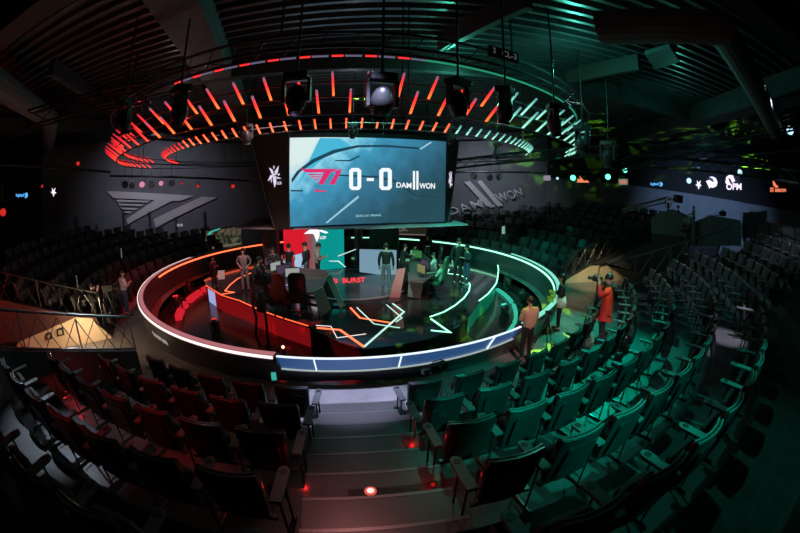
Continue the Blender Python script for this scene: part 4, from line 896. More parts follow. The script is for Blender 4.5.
# paper notices
for q, n, lab in (([(-12.463,7.657,0.205),(-12.266,7.802,0.176),(-12.248,7.815,0.598),(-12.433,7.679,0.624)], TN, 'small white notice on the dark wall under the left mark'), ([(-12.32,7.762,1.529),(-12.175,7.869,1.51),(-12.167,7.875,1.671),(-12.312,7.768,1.689)], TN, 'left of the two tiny white switch plates under the left mark'), ([(-12.142,7.894,1.506),(-12.008,7.992,1.488),(-12.0,7.999,1.649),(-12.133,7.9,1.666)], TN, 'right of the two tiny white switch plates under the left mark'),
                 ([(5.141,12.126,0.633),(5.274,12.098,0.64),(5.263,12.1,0.98),(5.131,12.129,0.973)], DN, 'small pale notice on the wall under the right letters')):
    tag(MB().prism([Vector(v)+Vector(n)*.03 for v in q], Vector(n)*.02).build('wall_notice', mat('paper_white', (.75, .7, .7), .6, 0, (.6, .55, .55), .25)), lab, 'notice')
for p, lab, rz in (((6.758,3.826,1.6), 'small pale paper sheet standing on a dark seat in the far right bank', R(30)), ((-9.057,-1.781,1.5), 'leaning pale paper sheet on the seats of the far left bank', R(-40)), ((-8.2,-5.322,1.3), 'narrow pale paper strip on the seats above the left ramp', R(-40))):
    t = tag(MB().prism([(-.1, 0, 0), (.1, 0, 0), (.1, .02, .36), (-.1, .02, .36)], (0, .012, 0)).build('paper_sheet', MATS['paper_white']), lab, 'paper'); t.location = p; t.rotation_euler = (0, 0, rz)

# ------------------------------------------------------------------ ramps, parapets and railings
def radial_plane(a): pass
M_para = mat('parapet_grey', (.07, .075, .08), .5, 0, noise=.2, nscale=2)
def parapet(a, r0, r1, zadd, lab, th=.12, m=None, zlow=0):
    t = thing('ramp_parapet', lab, 'parapet'); d = Vector((math.sin(R(a)), -math.cos(R(a)), 0)); n = Vector((d.y, -d.x, 0))*th
    zt_ = lambda r: max(0, ZT*(r-8.9)/1.01)+zadd
    p, q = d*r0, d*r1; b = MB()
    b.prism([(p.x, p.y, -.1), (q.x, q.y, -.1), (q.x, q.y, zt_(r1)), (p.x, p.y, zt_(r0))], n); b.build('panel', m or M_para, t)
    b = MB(); b.prism([(p.x, p.y, zt_(r0)), (q.x, q.y, zt_(r1)), (q.x, q.y, zt_(r1)+.035), (p.x, p.y, zt_(r0)+.035)], n*1.15); b.build('cap_rail', M_rail, t)
    return t
def railing(a, r0, r1, z0f, h, lab, xs=True, step=.52):
    t = thing('ramp_railing', lab, 'railing'); d = Vector((math.sin(R(a)), -math.cos(R(a)), 0))
    f = lambda r: Vector((d.x*r, d.y*r, z0f(r)))
    b = MB(); b.tube([f(r0)+Vector((0, 0, h)), f(r1)+Vector((0, 0, h))], .028, 8); b.build('top_rail', M_rail, t)
    b = MB(); b.tube([f(r0)+Vector((0, 0, .03)), f(r1)+Vector((0, 0, .03))], .022, 8); b.build('bottom_rail', M_rail, t)
    n = max(2, int((r1-r0)/step)); 
    b = MB()
    for i in range(n):
        ra, rb_ = r0+(r1-r0)*i/n, r0+(r1-r0)*(i+1)/n
        b.tube([f(ra)+Vector((0, 0, .03)), f(rb_)+Vector((0, 0, h))], .011, 5)
        if xs: b.tube([f(ra)+Vector((0, 0, h)), f(rb_)+Vector((0, 0, .03))], .011, 5)
    b.build('brace', M_rail, t)
    for i in range(0, n+1, max(1, n//4)):
        r = r0+(r1-r0)*i/n; b = MB(); b.tube([f(r)-Vector((0, 0, .05)), f(r)+Vector((0, 0, h))], .02, 6); b.build('post', M_rail, t)
    return t
tz = lambda r: max(0, ZT*(r-8.9)/1.01)
parapet(75.4, 8.9, 17.3, .45, 'grey sloping parapet at the near side of the right ramp')
railing(75.8, 8.95, 14.6, lambda r: tz(r)+.5, .92, 'thin steel railing with slanted braces above the near side of the right ramp', xs=False, step=.7)
parapet(-23.8, 8.6, 16, .78, 'dark parapet at the near side of the left ramp')
railing(-24.2, 8.6, 14.5, lambda r: tz(r)+.83, .72, 'crossed steel railing on the near side of the left ramp', step=.42)
# corridor far walls with warm lit cream panels
def wallpoly(pts, n, m, name, par, lab=None, th=.08):
    b = MB(); b.prism(pts, Vector(n)*th); o = b.build(name, m, par)
    return label_part(o, lab) if lab else o
rw = thing('ramp_wall', 'cream and dark grey side wall of the right ramp, warmly lit from below', 'ramp wall')
n2 = Vector((-math.cos(R(96.5)), -math.sin(R(96.5)), 0))
wn = Vector((math.cos(R(96.5)), math.sin(R(96.5)), 0))
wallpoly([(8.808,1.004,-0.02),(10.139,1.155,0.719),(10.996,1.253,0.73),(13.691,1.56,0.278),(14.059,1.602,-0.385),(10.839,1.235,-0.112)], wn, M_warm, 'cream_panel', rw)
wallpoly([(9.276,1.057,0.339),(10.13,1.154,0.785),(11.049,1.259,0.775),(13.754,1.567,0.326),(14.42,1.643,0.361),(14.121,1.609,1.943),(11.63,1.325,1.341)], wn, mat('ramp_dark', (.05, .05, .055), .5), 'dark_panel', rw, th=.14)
lw = thing('ramp_wall', 'cream side wall of the left ramp with two black frames, warmly lit', 'ramp wall')
wl = Vector((math.cos(R(-47)), math.sin(R(-47)), 0))
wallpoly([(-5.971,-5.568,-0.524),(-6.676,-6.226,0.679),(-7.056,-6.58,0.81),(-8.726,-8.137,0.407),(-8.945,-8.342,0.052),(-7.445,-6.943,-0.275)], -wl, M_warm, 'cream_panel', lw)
wallpoly([(-6.515,-6.076,0.461),(-6.671,-6.221,0.708),(-7.052,-6.577,0.83),(-8.718,-8.129,0.436),(-9.24,-8.617,0.509),(-8.94,-8.337,1.711),(-7.422,-6.921,1.052),(-6.589,-6.144,0.748)], -wl, mat('ramp_dark_redlit', (.10, .045, .045), .5), 'dark_panel', lw, th=.14)  # red light tinted into this dark panel's colour
for q, lab in (([(-7.916,-7.382,0.358),(-7.767,-7.243,0.356),(-7.741,-7.219,0.531),(-7.889,-7.357,0.533)], 'left of the two black framed signs on the cream ramp wall'), ([(-7.626,-7.111,0.385),(-7.436,-6.934,0.403),(-7.428,-6.927,0.626),(-7.607,-7.094,0.591)], 'right of the two black framed signs on the cream ramp wall')):
    t = thing('framed_sign', lab, 'sign'); c = sum([Vector(v) for v in q], Vector())/4
    wallpoly([Vector(v)+wl*.08 for v in q], -wl, M_black, 'frame', t, th=.06); wallpoly([c+(Vector(v)-c)*.55+wl*.1 for v in q], -wl, mat('sign_cream', (.6, .45, .3), .5), 'card', t, th=.03)
railing(-48.6, 8.8, 17, lambda r: tz(r)+.38, .95, 'crossed steel railing on the far side of the left ramp', step=.5)
railing(98.2, 8.9, 15.6, lambda r: tz(r)+.12, .95, 'crossed steel railing on the far side of the right ramp', step=.6)
# camera platform beyond the right seats
def block(D, px0, pts, depth, m, lab, name='camera_platform'):
    t = thing(name, lab, 'platform')
    b = MB(); b.prism(pts, Vector(px0)*depth); b.build('parapet', m, t)
    return t
M_plat = mat('platform_grey', (.15, .17, .18), .45)
t = block(18, (1.05,1.208,0.0), [(12.824,0.162,1.869),(12.694,0.275,3.069),(13.25,-0.209,3.491),(13.466,-0.397,3.551),(14.294,-1.116,3.296),(14.391,-1.201,2.181)], 1, M_plat, 'grey angular camera platform behind the standing operator')
b = MB(); n = Vector((0.656,0.755,0.0)); b.prism([Vector(v)-n*.03 for v in [(12.695,0.274,3.044),(13.252,-0.21,3.47),(13.467,-0.398,3.529),(14.295,-1.118,3.275),(14.292,-1.115,3.317),(13.465,-0.396,3.568),(13.249,-0.208,3.513),(12.692,0.276,3.087)]], n*.06); b.build('edge_trim', M_rail, t)
t = block(18, (1.195,1.064,0.0), [(14.808,-0.783,2.12),(14.725,-0.689,3.184),(15.246,-1.274,3.564),(16.281,-2.435,3.567),(16.369,-2.535,2.515)], 1, mat('platform_steel', (.14, .18, .23), .4), 'blue-grey camera platform with slanted top beside the upper seats')
t = thing('ramp_side_wall', 'tall dark grey wall above the right ramp under the camera platform', 'wall panel')
b = MB(); b.prism([(10.835,1.113,0.916),(12.552,-0.151,2.088),(12.522,-0.129,2.425),(13.986,-1.207,2.505),(14.023,-1.234,1.489),(12.638,-0.215,0.626)], Vector((0.178,0.242,0.0))); b.build('panel', mat('dark_side', (.045, .045, .05), .5), t)
# glass rail at the upper right of the hall wall
t = thing('glass_screen', 'row of dark framed glass panels behind the top seats at right', 'glass screen')
gq = [(17.822,-2.315,2.993),(17.78,-2.248,3.662),(19.777,-5.455,3.888),(19.841,-5.558,3.085)]; n = Vector((0.849,0.529,0.0))
b = MB(); b.prism([Vector(v)+n*.3 for v in gq], n*.05); b.build('pane', mat('smoked_glass', (.12, .13, .15), .2), t)
g0, g1, g2, g3 = [Vector(v)+n*.28 for v in gq]
for i in range(6):
    u = i/5; b = MB(); b.tube([g0.lerp(g3, u), g1.lerp(g2, u)], .03, 6); b.build('mullion', M_black, t)
b = MB(); b.tube([g1, g2], .035, 6); b.build('top_rail', M_rail, t)
t = thing('glass_screen', 'free standing slanted glass pane behind the seats at far right', 'glass screen')
b = MB(); b.prism([(9.419,-9.456,1.398),(9.321,-9.284,2.058),(9.468,-9.543,1.815),(9.514,-9.625,1.408)], Vector((0.026,0.015,0.0))); b.build('pane', mat('pale_glass', (.2, .26, .26), .2, alpha=.35), t)
# floor disc light on the stairs and step lights
t = thing('floor_light', 'round glowing floor light with red ring on the stair tread', 'floor light', (1.677,-11.022,1.172))
MB().cyl((0, 0, 0), .06, .012, 24).build('red_ring', glow('disc_red', (.9, .1, .06), .8), t); MB().cyl((0, 0, .012), .036, .006, 20).build('disc', glow('disc_white', (1, .85, .8), 1.0), t)
for p, lab in (((0.749,-9.529,0.3), 'red step light at the left side of the upper stairs'), ((0.951,-10.871,0.9), 'red step light at the left foot of the nearest stairs'), ((2.124,-9.603,0.6), 'red step light at the right side of the stairs'), ((2.306,-10.768,1.0), 'red step light at the right, lowest in view'), ((-5.253,-9.698,1.05), 'small round lamp glowing on the red floor at the left edge')):
    t = thing('step_light', lab, 'step light', p); MB().cyl((0, 0, -.1), .035, .1, 10).build('stem', M_black, t); MB().ball((0, 0, .02), .025, nu=10, nv=6).build('lens', glow('step_red', (1, .02, .02), .3), t)

# ------------------------------------------------------------------ people
def skin_mesh(name, verts, edges, radii, m, root=0, sub=1):
    me = bpy.data.meshes.new(name); me.from_pydata([tuple(v) for v in verts], edges, []); o = bpy.data.objects.new(name, me); C.objects.link(o)
    o.modifiers.new('skin', 'SKIN'); 
    if sub: s_ = o.modifiers.new('sub', 'SUBSURF'); s_.levels = sub; s_.render_levels = sub
    for i, r in enumerate(radii):
        sv = me.skin_vertices[0].data[i]; sv.radius = r if isinstance(r, tuple) else (r, r); sv.use_root = (i == root)
    dg = bpy.context.evaluated_depsgraph_get(); nm = bpy.data.meshes.new_from_object(o.evaluated_get(dg)); nm.name = name
    bpy.data.objects.remove(o); bpy.data.meshes.remove(me)
    for p in nm.polygons: p.use_smooth = True
    nm.materials.clear(); nm.materials.append(m)
    return nm
class Sk:
    def __init__(s): s.v = []; s.e = []; s.r = []
    def chain(s, pts, rs, frm=None):
        for i, (p, r) in enumerate(zip(pts, rs)):
            s.v.append(Vector(p)); s.r.append(r); k = len(s.v)-1
            if i: s.e.append((k-1, k))
            elif frm is not None: s.e.append((frm, k))
        return len(s.v)-1
def fabric(name, col, rough=.75): return mat(name, col, rough, 0, noise=.12, nscale=12)
def person(loc, face_deg, lab, top, bottom, h=1.6, pose='down', sit=False, hair='short', sleeves=True, shoes=None, lean=0.0, skirt=False, hood=None, female=False, legs=None, bulk=1.0):
    """face_deg: bearing the person faces, 0 = +y"""
    t = thing('person', lab, 'person', loc, R(-face_deg)); s_ = h/1.72; t.scale = (s_, s_, s_)
    dz = -.40 if sit else 0
    pel = Vector((0, 0, .95+dz)); chest = Vector((0, .02+lean*.5, 1.26+dz)); neck = Vector((0, .03+lean, 1.45+dz)); hb = Vector((0, .05+lean*1.15, 1.53+dz)); hc = hb+Vector((0, .01, .075))
    sw = .16 if female else .185
    body = Sk(); body.chain([pel, pel.lerp(chest, .5), chest, neck-Vector((0, 0, .03)), neck+Vector((0, .005, .04))], [(.11, .075), (.105, .075), (.13, .085), .06, .052])
    ix_ch = 2; k = body.chain([hb+Vector((0, .0, .0)), hc, hc+Vector((0, -.01, .075))], [(.06, .07), (.078, .095), (.06, .07)], frm=4)
    # nose and ears grow from the head
    body.chain([hc+Vector((0, .095, -.012)), hc+Vector((0, .115, -.03))], [.018, .012], frm=k-1)
    tops = Sk(); tops.chain([pel-Vector((0, 0, .11)), pel.lerp(chest, .5), chest, neck-Vector((0, 0, .05)), neck-Vector((0, 0, .0))], [(.165*bulk, .125*bulk), (.155*bulk, .12*bulk), (.175*bulk, .125*bulk), (.10, .085), .07])
    arms = {}
    if bulk > 1.2: tops.chain([pel-Vector((0, 0, .16))], [(.2, .16)], frm=0)
    for sd_ in (-1, 1):
        sh = Vector((sd_*sw, .01+lean*.85, 1.41+dz))
        P_ = {'down': ((.25, -.02, 1.13), (.25, .08, .88)), 'phone': ((.24, .04, 1.14), (.09, .27, 1.2)), 'camera': ((.25, .2, 1.22), (.09, .27, 1.5)), 'desk': ((.25, .16, 1.15), (.15, .40, 1.1)),
              'hips': ((.3, -.05, 1.15), (.16, .08, 1.0)), 'reach': ((.24, .15, 1.2), (.14, .42, 1.22)), 'cross': ((.24, .06, 1.14), (.02, .2, 1.16))}[pose]
        el = Vector((sd_*P_[0][0], P_[0][1]+lean*.6, P_[0][2]+dz)); wr = Vector((sd_*P_[1][0], P_[1][1]+lean*.5, P_[1][2]+dz)); fd = (wr-el).normalized()
        w_ = body.chain([sh, el, wr], [.05, .038, .026], frm=ix_ch)
        palm = wr+fd*.07; side = Vector((fd.y, -fd.x, 0)); side = side.normalized() if side.length > .2 else Vector((0, 1, 0)); up_ = side.cross(fd)
        pk = body.chain([wr+fd*.03, palm], [(.028, .016), (.034, .014)], frm=w_)
        for fi, (o_, L_) in enumerate(((-.028, .065), (-.01, .078), (.01, .072), (.028, .055))):
            a_ = palm+side*o_+fd*.02; body.chain([a_, a_+fd*L_*.55, a_+fd*L_*.85+up_*L_*.35], [.0095, .0085, .0075], frm=pk)
        th_ = wr+fd*.025-side*sd_*.028; body.chain([th_, th_+fd*.03-side*sd_*.02, th_+fd*.055-side*sd_*.02+up_*.01], [.011, .010, .008], frm=pk-1)
        if sleeves: tops.chain([sh, el, wr-fd*.02], [.068*bulk, .055*bulk, .042*bulk], frm=2)
        else: tops.chain([sh, sh.lerp(el, .55)], [.068, .06], frm=2)
    trs = Sk(); trs.chain([pel+Vector((0, 0, .14)), pel-Vector((0, 0, .06))], [(.145, .11), (.155, .115)])
    for sd_ in (-1, 1):
        hip = Vector((sd_*.09, 0, .90+dz))
        if sit: kn, an = Vector((sd_*.12, .42, .50)), Vector((sd_*.12, .40, .09))
        elif legs == 'stride': kn, an = Vector((sd_*.10, .1*sd_, .5)), Vector((sd_*.10, .05*sd_-.06, .09))
        else: kn, an = Vector((sd_*.105, .02, .5)), Vector((sd_*.115, -.01, .09))
        toe = an+Vector((sd_*.02, .15, -.05))
        body.chain([hip, kn, an, toe], [.06, .045, .032, .03], frm=0)
        trs.chain([hip-Vector((0, 0, .02)), kn, an+Vector((0, 0, .02))], [.095, .068, .055] if not female else [.09, .055, .045], frm=1)
        b = MB(); b.ball(an+Vector((sd_*.01, .06, -.045)), .05, .13, .048, 10, 6, M=None); b.build('shoe', shoes or M_shoed, t, smooth=True)
    def put(nm, mm):
        o = bpy.data.objects.new(nm.name, nm); C.objects.link(o); o.parent = t; return o
    put(skin_mesh('body', body.v, body.e, body.r, M_skin), 0); put(skin_mesh('jacket' if sleeves else 'shirt', tops.v, tops.e, tops.r, top), 0)
    if skirt:
        b = MB(); b.tube([pel+Vector((0, 0, .12)), pel+Vector((0, 0, -.05)), pel+Vector((0, .0, -.2))], [.13, .165, .19], 14); b.build('skirt', bottom if not isinstance(skirt, bpy.types.Material) else skirt, t, smooth=True)
    put(skin_mesh('trousers', trs.v, trs.e, trs.r, bottom), 0)
    b = MB(); b.ball(hc+Vector((0, -.018, .028)), .098, .112, .118, 14, 10, vmin=-.15); 
    if hair == 'long': b.ball(hc+Vector((0, -.06, -.09)), .095, .06, .19, 12, 8)
    b.build('hair', M_hair if hair != 'cap' else mat('cap_teal', (.05, .25, .22), .6), t, smooth=True)
    b = MB(); b.ball(hc+Vector((-.034, .082, .01)), .012, nu=6, nv=4); b.build('eye', M_black, t); b = MB(); b.ball(hc+Vector((.034, .082, .01)), .012, nu=6, nv=4); b.build('eye', M_black, t)
    b = MB(); b.box(-.025, .025, .078, .092, -.062, -.054, Matrix.Translation(hc)); b.build('mouth', mat('lips', (.35, .12, .1), .5), t)
    for q in (-1, 1): b = MB(); b.ball(hc+Vector((q*.088, 0, -.005)), .012, .022, .032, 8, 6); b.build('ear', M_skin, t)
    if hood: b = MB(); b.tube([neck+Vector((.15*math.cos(u), .13*math.sin(u)-.02, .015-.05*math.sin(u)*-.6)) for u in [2*PI*i/12 for i in range(12)]], .055, 8, close=True); b.build('fur_hood', hood, t, smooth=True)
    return t
F_black = fabric('cloth_black', (.012, .012, .014)); F_dark = fabric('cloth_charcoal', (.03, .03, .035)); F_jean = fabric('denim_blue', (.04, .08, .16)); F_jeanl = fabric('denim_pale', (.12, .18, .24)); F_grey = fabric('suit_grey', (.22, .21, .23)); F_white = fabric('cloth_white', (.65, .65, .66))
F_red = fabric('red_parka', (.62, .03, .025)); F_pink = fabric('pink_shirt', (.62, .50, .48)); F_yel = fabric('pale_jacket', (.50, .36, .25)); F_cream = fabric('cloth_mint_white', (.45, .75, .66)); F_lime = fabric('lime_cloth', (.65, .85, .12)); F_fur = mat('fur_dark', (.025, .02, .018), .9, 0, bump=.6, nscale=60); F_olive = fabric('grey_white_shirt', (.38, .38, .34))
def at(p): return p
person((4.85,-5.914,0.0), -12, 'person in a pale yellow-pink jacket and dark trousers seen from behind, at the barrier', F_yel, F_black, 1.56, 'phone', bulk=1.15)
person((6.434,-4.089,0.0), -75, 'person with long black hair, lime and dark top and pale shorts beside the barrier', F_black, F_black, 1.64, 'cross', hair='long', female=True, skirt=fabric('pale_shorts', (.6, .6, .6)))
person((7.349,-5.155,0.0), -58, 'person in a red parka with dark fur hood holding a camera at right', F_red, F_dark, 1.9, 'camera', hood=F_fur, bulk=1.42)
person((-7.073,-4.065,0.0), 20, 'person in a pale pink shirt and blue jeans seen from behind, left of the barrier', F_pink, F_jean, 1.56, 'phone')
person((-6.881,-5.86,0.0), 60, 'dark clothed camera operator at the tripod on the left ramp', F_black, F_black, 1.6, 'camera')
person((12.434,-2.702,2.009), -75, 'dark clothed person with a teal cap standing before the camera platform', F_dark, F_black, 1.45, 'camera', hair='cap')
person((13.939,-0.28,2.656), -60, 'person with brown hair behind the grey platform, left of two', F_black, F_black, 1.1, 'desk')
person((14.782,-0.52,2.697), -60, 'person in white behind the platform, right of two', F_white, F_black, 1.15, 'desk')
ZSg = ZS
for args in (
    ((-3.574,-1.178), 165, 'person in a grey suit standing at the far left of the stage', F_grey, F_grey, 1.52, 'hips', {}),
    ((-4.877,-1.191), 110, 'person in a dark suit holding paper at the left end of the stage', F_dark, F_dark, 1.25, 'phone', {}),
    ((-2.507,-2.853), 60, 'dark clothed person leaning over the left desk, back to the crowd', F_black, F_black, 1.55, 'desk', {'lean': .14}),
    ((-2.555,-0.819), 160, 'dark clothed person standing at the left desk facing the players', F_dark, F_black, 1.5, 'reach', {}),
    ((-2.066,-0.511), 10, 'person in a black shirt and jeans with back turned before the red backdrop', F_black, F_jean, 1.55, 'hips', {'sleeves': False}),
    ((-1.379,-0.589), -80, 'person in a black and white top between the red and teal backdrop', F_dark, F_jeanl, 1.62, 'down', {}),
    ((-0.949,-0.685), 80, 'person in a grey and white shirt looking right before the teal backdrop', F_olive, F_black, 1.6, 'phone', {}),
    ((1.464,-0.908), 5, 'person in a black jacket, jeans and white shoes alone at mid stage', F_black, F_jeanl, 1.66, 'down', {'shoes': M_shoe}),
    ((2.016,0.154), 60, 'dark clothed person bending at the back of the right desk', F_black, F_black, 1.45, 'reach', {'lean': .08}),
    ((3.06,2.271), 180, 'person in a black suit with hands folded standing beyond the right desk', F_black, F_black, 1.55, 'cross', {}),
    ((4.06,0.088), 170, 'tall person in black standing right of the right desk', F_black, F_black, 1.72, 'down', {}),
    ((4.38,-0.042), -120, 'person in a dark green lit jacket and jeans at the right edge of the stage', F_dark, F_jean, 1.5, 'phone', {'shoes': M_shoe})):
    p_, f_, lab, tp, bt, hh, ps, kw = args
    person((p_[0], p_[1], ZS), f_, lab, tp, bt, hh, ps, **kw)
for (p_, f_, lab, tp, hh) in (((3.309,-1.424), -65, 'seated player in a mint white robe at the right desk', F_cream, 1.55), ((3.208,0.202), -75, 'seated player in a white shirt at the right desk', F_white, 1.5), ((2.522,2.064), 150, 'seated player in white and black at the back of the right desk', F_white, 1.5),
                      ((-1.435,-3.715), 12, 'seated player in a dark red lit top before the left desk', fabric('dark_red_top', (.16, .03, .03)), 1.5), ((-2.346,-2.429), 45, 'seated player in black at the far end of the left desk', F_black, 1.5),
                      ((1.011,2.165), 180, 'seated dark haired person behind the wide lit counter, left of two', F_dark, 1.35), ((1.516,2.192), 180, 'seated person in white behind the wide lit counter, right of two', F_white, 1.35)):
    person((p_[0], p_[1], ZS), f_, lab, tp, F_black, hh, 'desk', sit=True)
# lime bouquet held by the person at the barrier
t = thing('bouquet', 'lime green and white bouquet held by the long haired person at the barrier', 'bouquet', (6.094,-4.176,1.02))
b = MB()
for i in range(16):
    b.ball((random.uniform(-.09, .09), random.uniform(-.09, .09), random.uniform(-.12, .16)), .05, nu=8, nv=5)
b.build('flowers', F_lime, t); b = MB(); b.tube([(0, 0, -.1), (.04, 0, -.32)], [.06, .02], 8); b.build('wrap', F_white, t)
t = tag(MB().prism([(-.12, 0, -.15), (.12, 0, -.15), (.14, .03, .15), (-.1, .03, .15)], (0, .01, 0)).build('script_sheet', MATS['paper_white']), 'pink-white paper sheets held by the dark suited person at left', 'paper'); t.location = (-4.134,-1.996,0.95); t.rotation_euler = (0, 0, R(20))

# ------------------------------------------------------------------ cameras, tripods, crane
def tripod(loc, h, lab, spread=.42, head=True):
    t = thing('tripod', lab, 'tripod', loc)
    for i in range(3):
        a = 2*PI*i/3+.4; b = MB(); b.tube([(0, 0, h), (spread*math.cos(a), spread*math.sin(a), .02)], [.02, .014], 6); b.tube([(spread*math.cos(a), spread*math.sin(a), .0), (spread*math.cos(a), spread*math.sin(a), .04)], .022, 6); b.build('leg', M_metal, t)
    b = MB(); b.tube([(0, 0, h*.5), (0, 0, h+.08)], .02, 8); b.build('column', M_metal, t); b = MB(); b.box(-.07, .07, -.07, .07, h+.06, h+.12); b.build('head', M_black, t)
    return t
def video_camera(loc, rz, lab, sc=1.0):
    t = thing('video_camera', lab, 'camera', loc, rz); t.scale = (sc,)*3
    b = MB(); b.box(-.07, .07, -.2, .16, -.08, .1); b.build('body', M_black, t, bevel=.015); b = MB(); b.cyl((0, .16, 0), .055, .16, 14, (0, 1, 0)); b.build('lens', M_metal, t)
    b = MB(); b.tube([(0, -.1, .1), (0, -.1, .16), (0, .1, .16), (0, .1, .1)], .012, 6); b.build('handle', M_black, t); b = MB(); b.box(-.16, -.08, -.02, .06, .02, .1); b.build('viewfinder', M_black, t); return t
tripod((-6.788,-5.321,0.0), 1.35, 'metal tripod carrying a camera on the left ramp'); p = (-5.912,-5.988,1.55); video_camera(p, R(-60), 'black video camera on the left tripod')
tripod((5.492,-5.478,0.0), .95, 'small dark stand between the two people at the barrier', .3)
p = (7.061,-4.902,1.72); video_camera(p, R(52), 'black shoulder camera held up by the person in red', .8)
video_camera((12.151,-2.71,2.924), R(60), 'camera held by the standing operator before the platform', .8)
# steadicam style rig at the front left of the stage
t = thing('camera_rig', 'tall dark camera rig with cables in front of the red stage skirt', 'camera rig', (-1.59,-4.585,-0.45))
b = MB(); b.tube([(0, 0, 0), (.02, 0, .9), (-.02, 0, 1.9)], [.05, .04, .03], 8); b.build('mast', M_metal, t); b = MB(); b.cyl((0, 0, 0), .3, .06, 18); b.build('base', M_black, t)
b = MB(); b.box(-.2, .2, -.12, .22, 1.85, 2.1); b.build('camera_body', M_black, t, bevel=.02); b = MB(); b.cyl((0, .2, 1.97), .09, .2, 12, (0, 1, 0)); b.build('lens', M_metal, t)
b = MB(); b.box(-.1, .1, -.3, -.12, 1.2, 1.5); b.build('battery', M_black, t)
b = MB(); b.tube([(-.35, .1, 2.0), (-.38, .05, 1.4), (-.30, .1, .9), (-.34, 0, .4), (-.3, .1, .05)], .035, 6); b.tube([(.0, 0, 2.0), (-.35, .1, 2.0)], .02, 6); b.build('cable', M_black, t)
# camera crane on the platform
t = thing('camera_crane', 'long lattice camera crane arm with orange cable reaching left from the platform', 'camera crane')
p0, p1 = Vector((13.802,0.499,3.936)), Vector((10.938,0.135,3.258)); d = (p1-p0)
b = MB()
for o in (Vector((0, 0, .1)), Vector((0, 0, -.1))): b.tube([p0+o, p1+o*.6], .03, 6)
for i in range(12): b.tube([p0+d*(i/12)+Vector((0, 0, .1 if i % 2 else -.1)), p0+d*((i+1)/12)+Vector((0, 0, -.1 if i % 2 else .1))], .016, 5)
b.build('arm', mat('crane_grey', (.4, .36, .33), .4), t)
b = MB(); b.tube([p0+d*.0+Vector((0, 0, .15)), p0+d*.4+Vector((0, -.02, .12)), p0+d*.9+Vector((0, 0, .13))], .02, 6); b.tube([p0+Vector((.25*math.cos(u), -.1, .25*math.sin(u)-.1)) for u in [2*PI*i/10 for i in range(10)]], .025, 6, close=True); label_part(b.build('cable', mat('orange_cable', (.7, .22, .08), .5), t), 'orange cable')
b = MB(); b.tube([p1, p1+Vector((-.05, 0, -.5)), p1+Vector((0, 0, -.75))], .03, 6); b.box(-.15, .15, -.15, .2, -.95, -.68, Matrix.Translation(p1)); b.build('camera_head', M_metal, t)
b = MB(); b.tube([p0+Vector((.1, 0, -.1)), p0+Vector((.15, 0, -1.4))], .06, 8); b.tube([p0, p0+Vector((.7, 0, .15))], .04, 6); b.box(.55, .95, -.15, .15, -.05, .3, Matrix.Translation(p0)); b.box(-.35, .4, -.25, .3, -1.6, -1.38, Matrix.Translation(p0)); b.build('base_column', M_metal, t)
video_camera((15.796,-1.592,3.738), R(100), 'small camera standing on the blue-grey platform edge', 1.1)
t = tag(MB().tube([(16.304,-2.852,2.7), (16.24,-2.768,3.548)], .05, 8).build('post', M_black), 'thin black post beside the upper seats', 'post')
# moat lamps
for p, lab, m, z_ in (((-6.139,-2.132,-0.45), 'moving lamp nearest the left rim in the moat, red lit', E_red, 1), ((-6.714,-0.194,-0.45), 'moving lamp in the left moat behind the nearest one', M_lens, 1), ((-3.723,-3.625,-0.45), 'moving lamp with a red ball glow at the foot of the red skirt', E_red, .7), ((6.449,1.529,-0.45), 'moving lamp at the back of the right moat', M_lens, 1), ((6.472,-0.583,-0.45), 'moving lamp in the middle of the right moat', M_lens, 1),
                  ((5.444,-1.817,-0.45), 'moving lamp with pale glint at the front of the right moat', E_teal, .8)):
    q = (p[0], p[1], p[2]+.64*z_)
    moving_head(q, R(40), z_, lab, 160, m, 'moving lamps in the moat', stand=True)
t = thing('spot_lamp', 'small bright lamp standing on the left front rim inside the barrier', 'stage lamp', (-1.004,-5.07,-0.1)); MB().ball((0, 0, 0), .045, nu=10, nv=8).build('lens', glow('lamp_cream', (1, .7, .5), 1.6), t); MB().cyl((0, 0, -.35), .04, .3, 8).build('stem', M_black, t)
# camcorder lying on the front rim, phone on seat
video_camera((2.575,-7.926,0.95), R(120), 'black camera resting on the rim of the barrier above the front seats', .9)
t = thing('phone', 'upright phone with teal screen above the front left seats', 'phone', (0.016,-8.679,1.02), R(20)); MB().box(-.05, .05, 0, .012, 0, .17).build('case', M_black, t); MB().box(-.04, .04, -.003, 0, .015, .155).build('screen', glow('phone_teal', (.05, .5, .4), .8), t)
t = thing('cardboard_box', 'open tan cardboard box lying on the floor behind the front left row', 'box', (-4.47,-7.282,0.15), R(30)); MB().box(-.25, .25, -.18, .18, 0, .22).build('carton', mat('cardboard', (.55, .42, .26), .7), t); MB().prism([(-.25, -.18, .22), (.25, -.18, .22), (.28, -.34, .3), (-.22, -.34, .3)], (0, 0, .012)).build('flap', MATS['cardboard'], t)

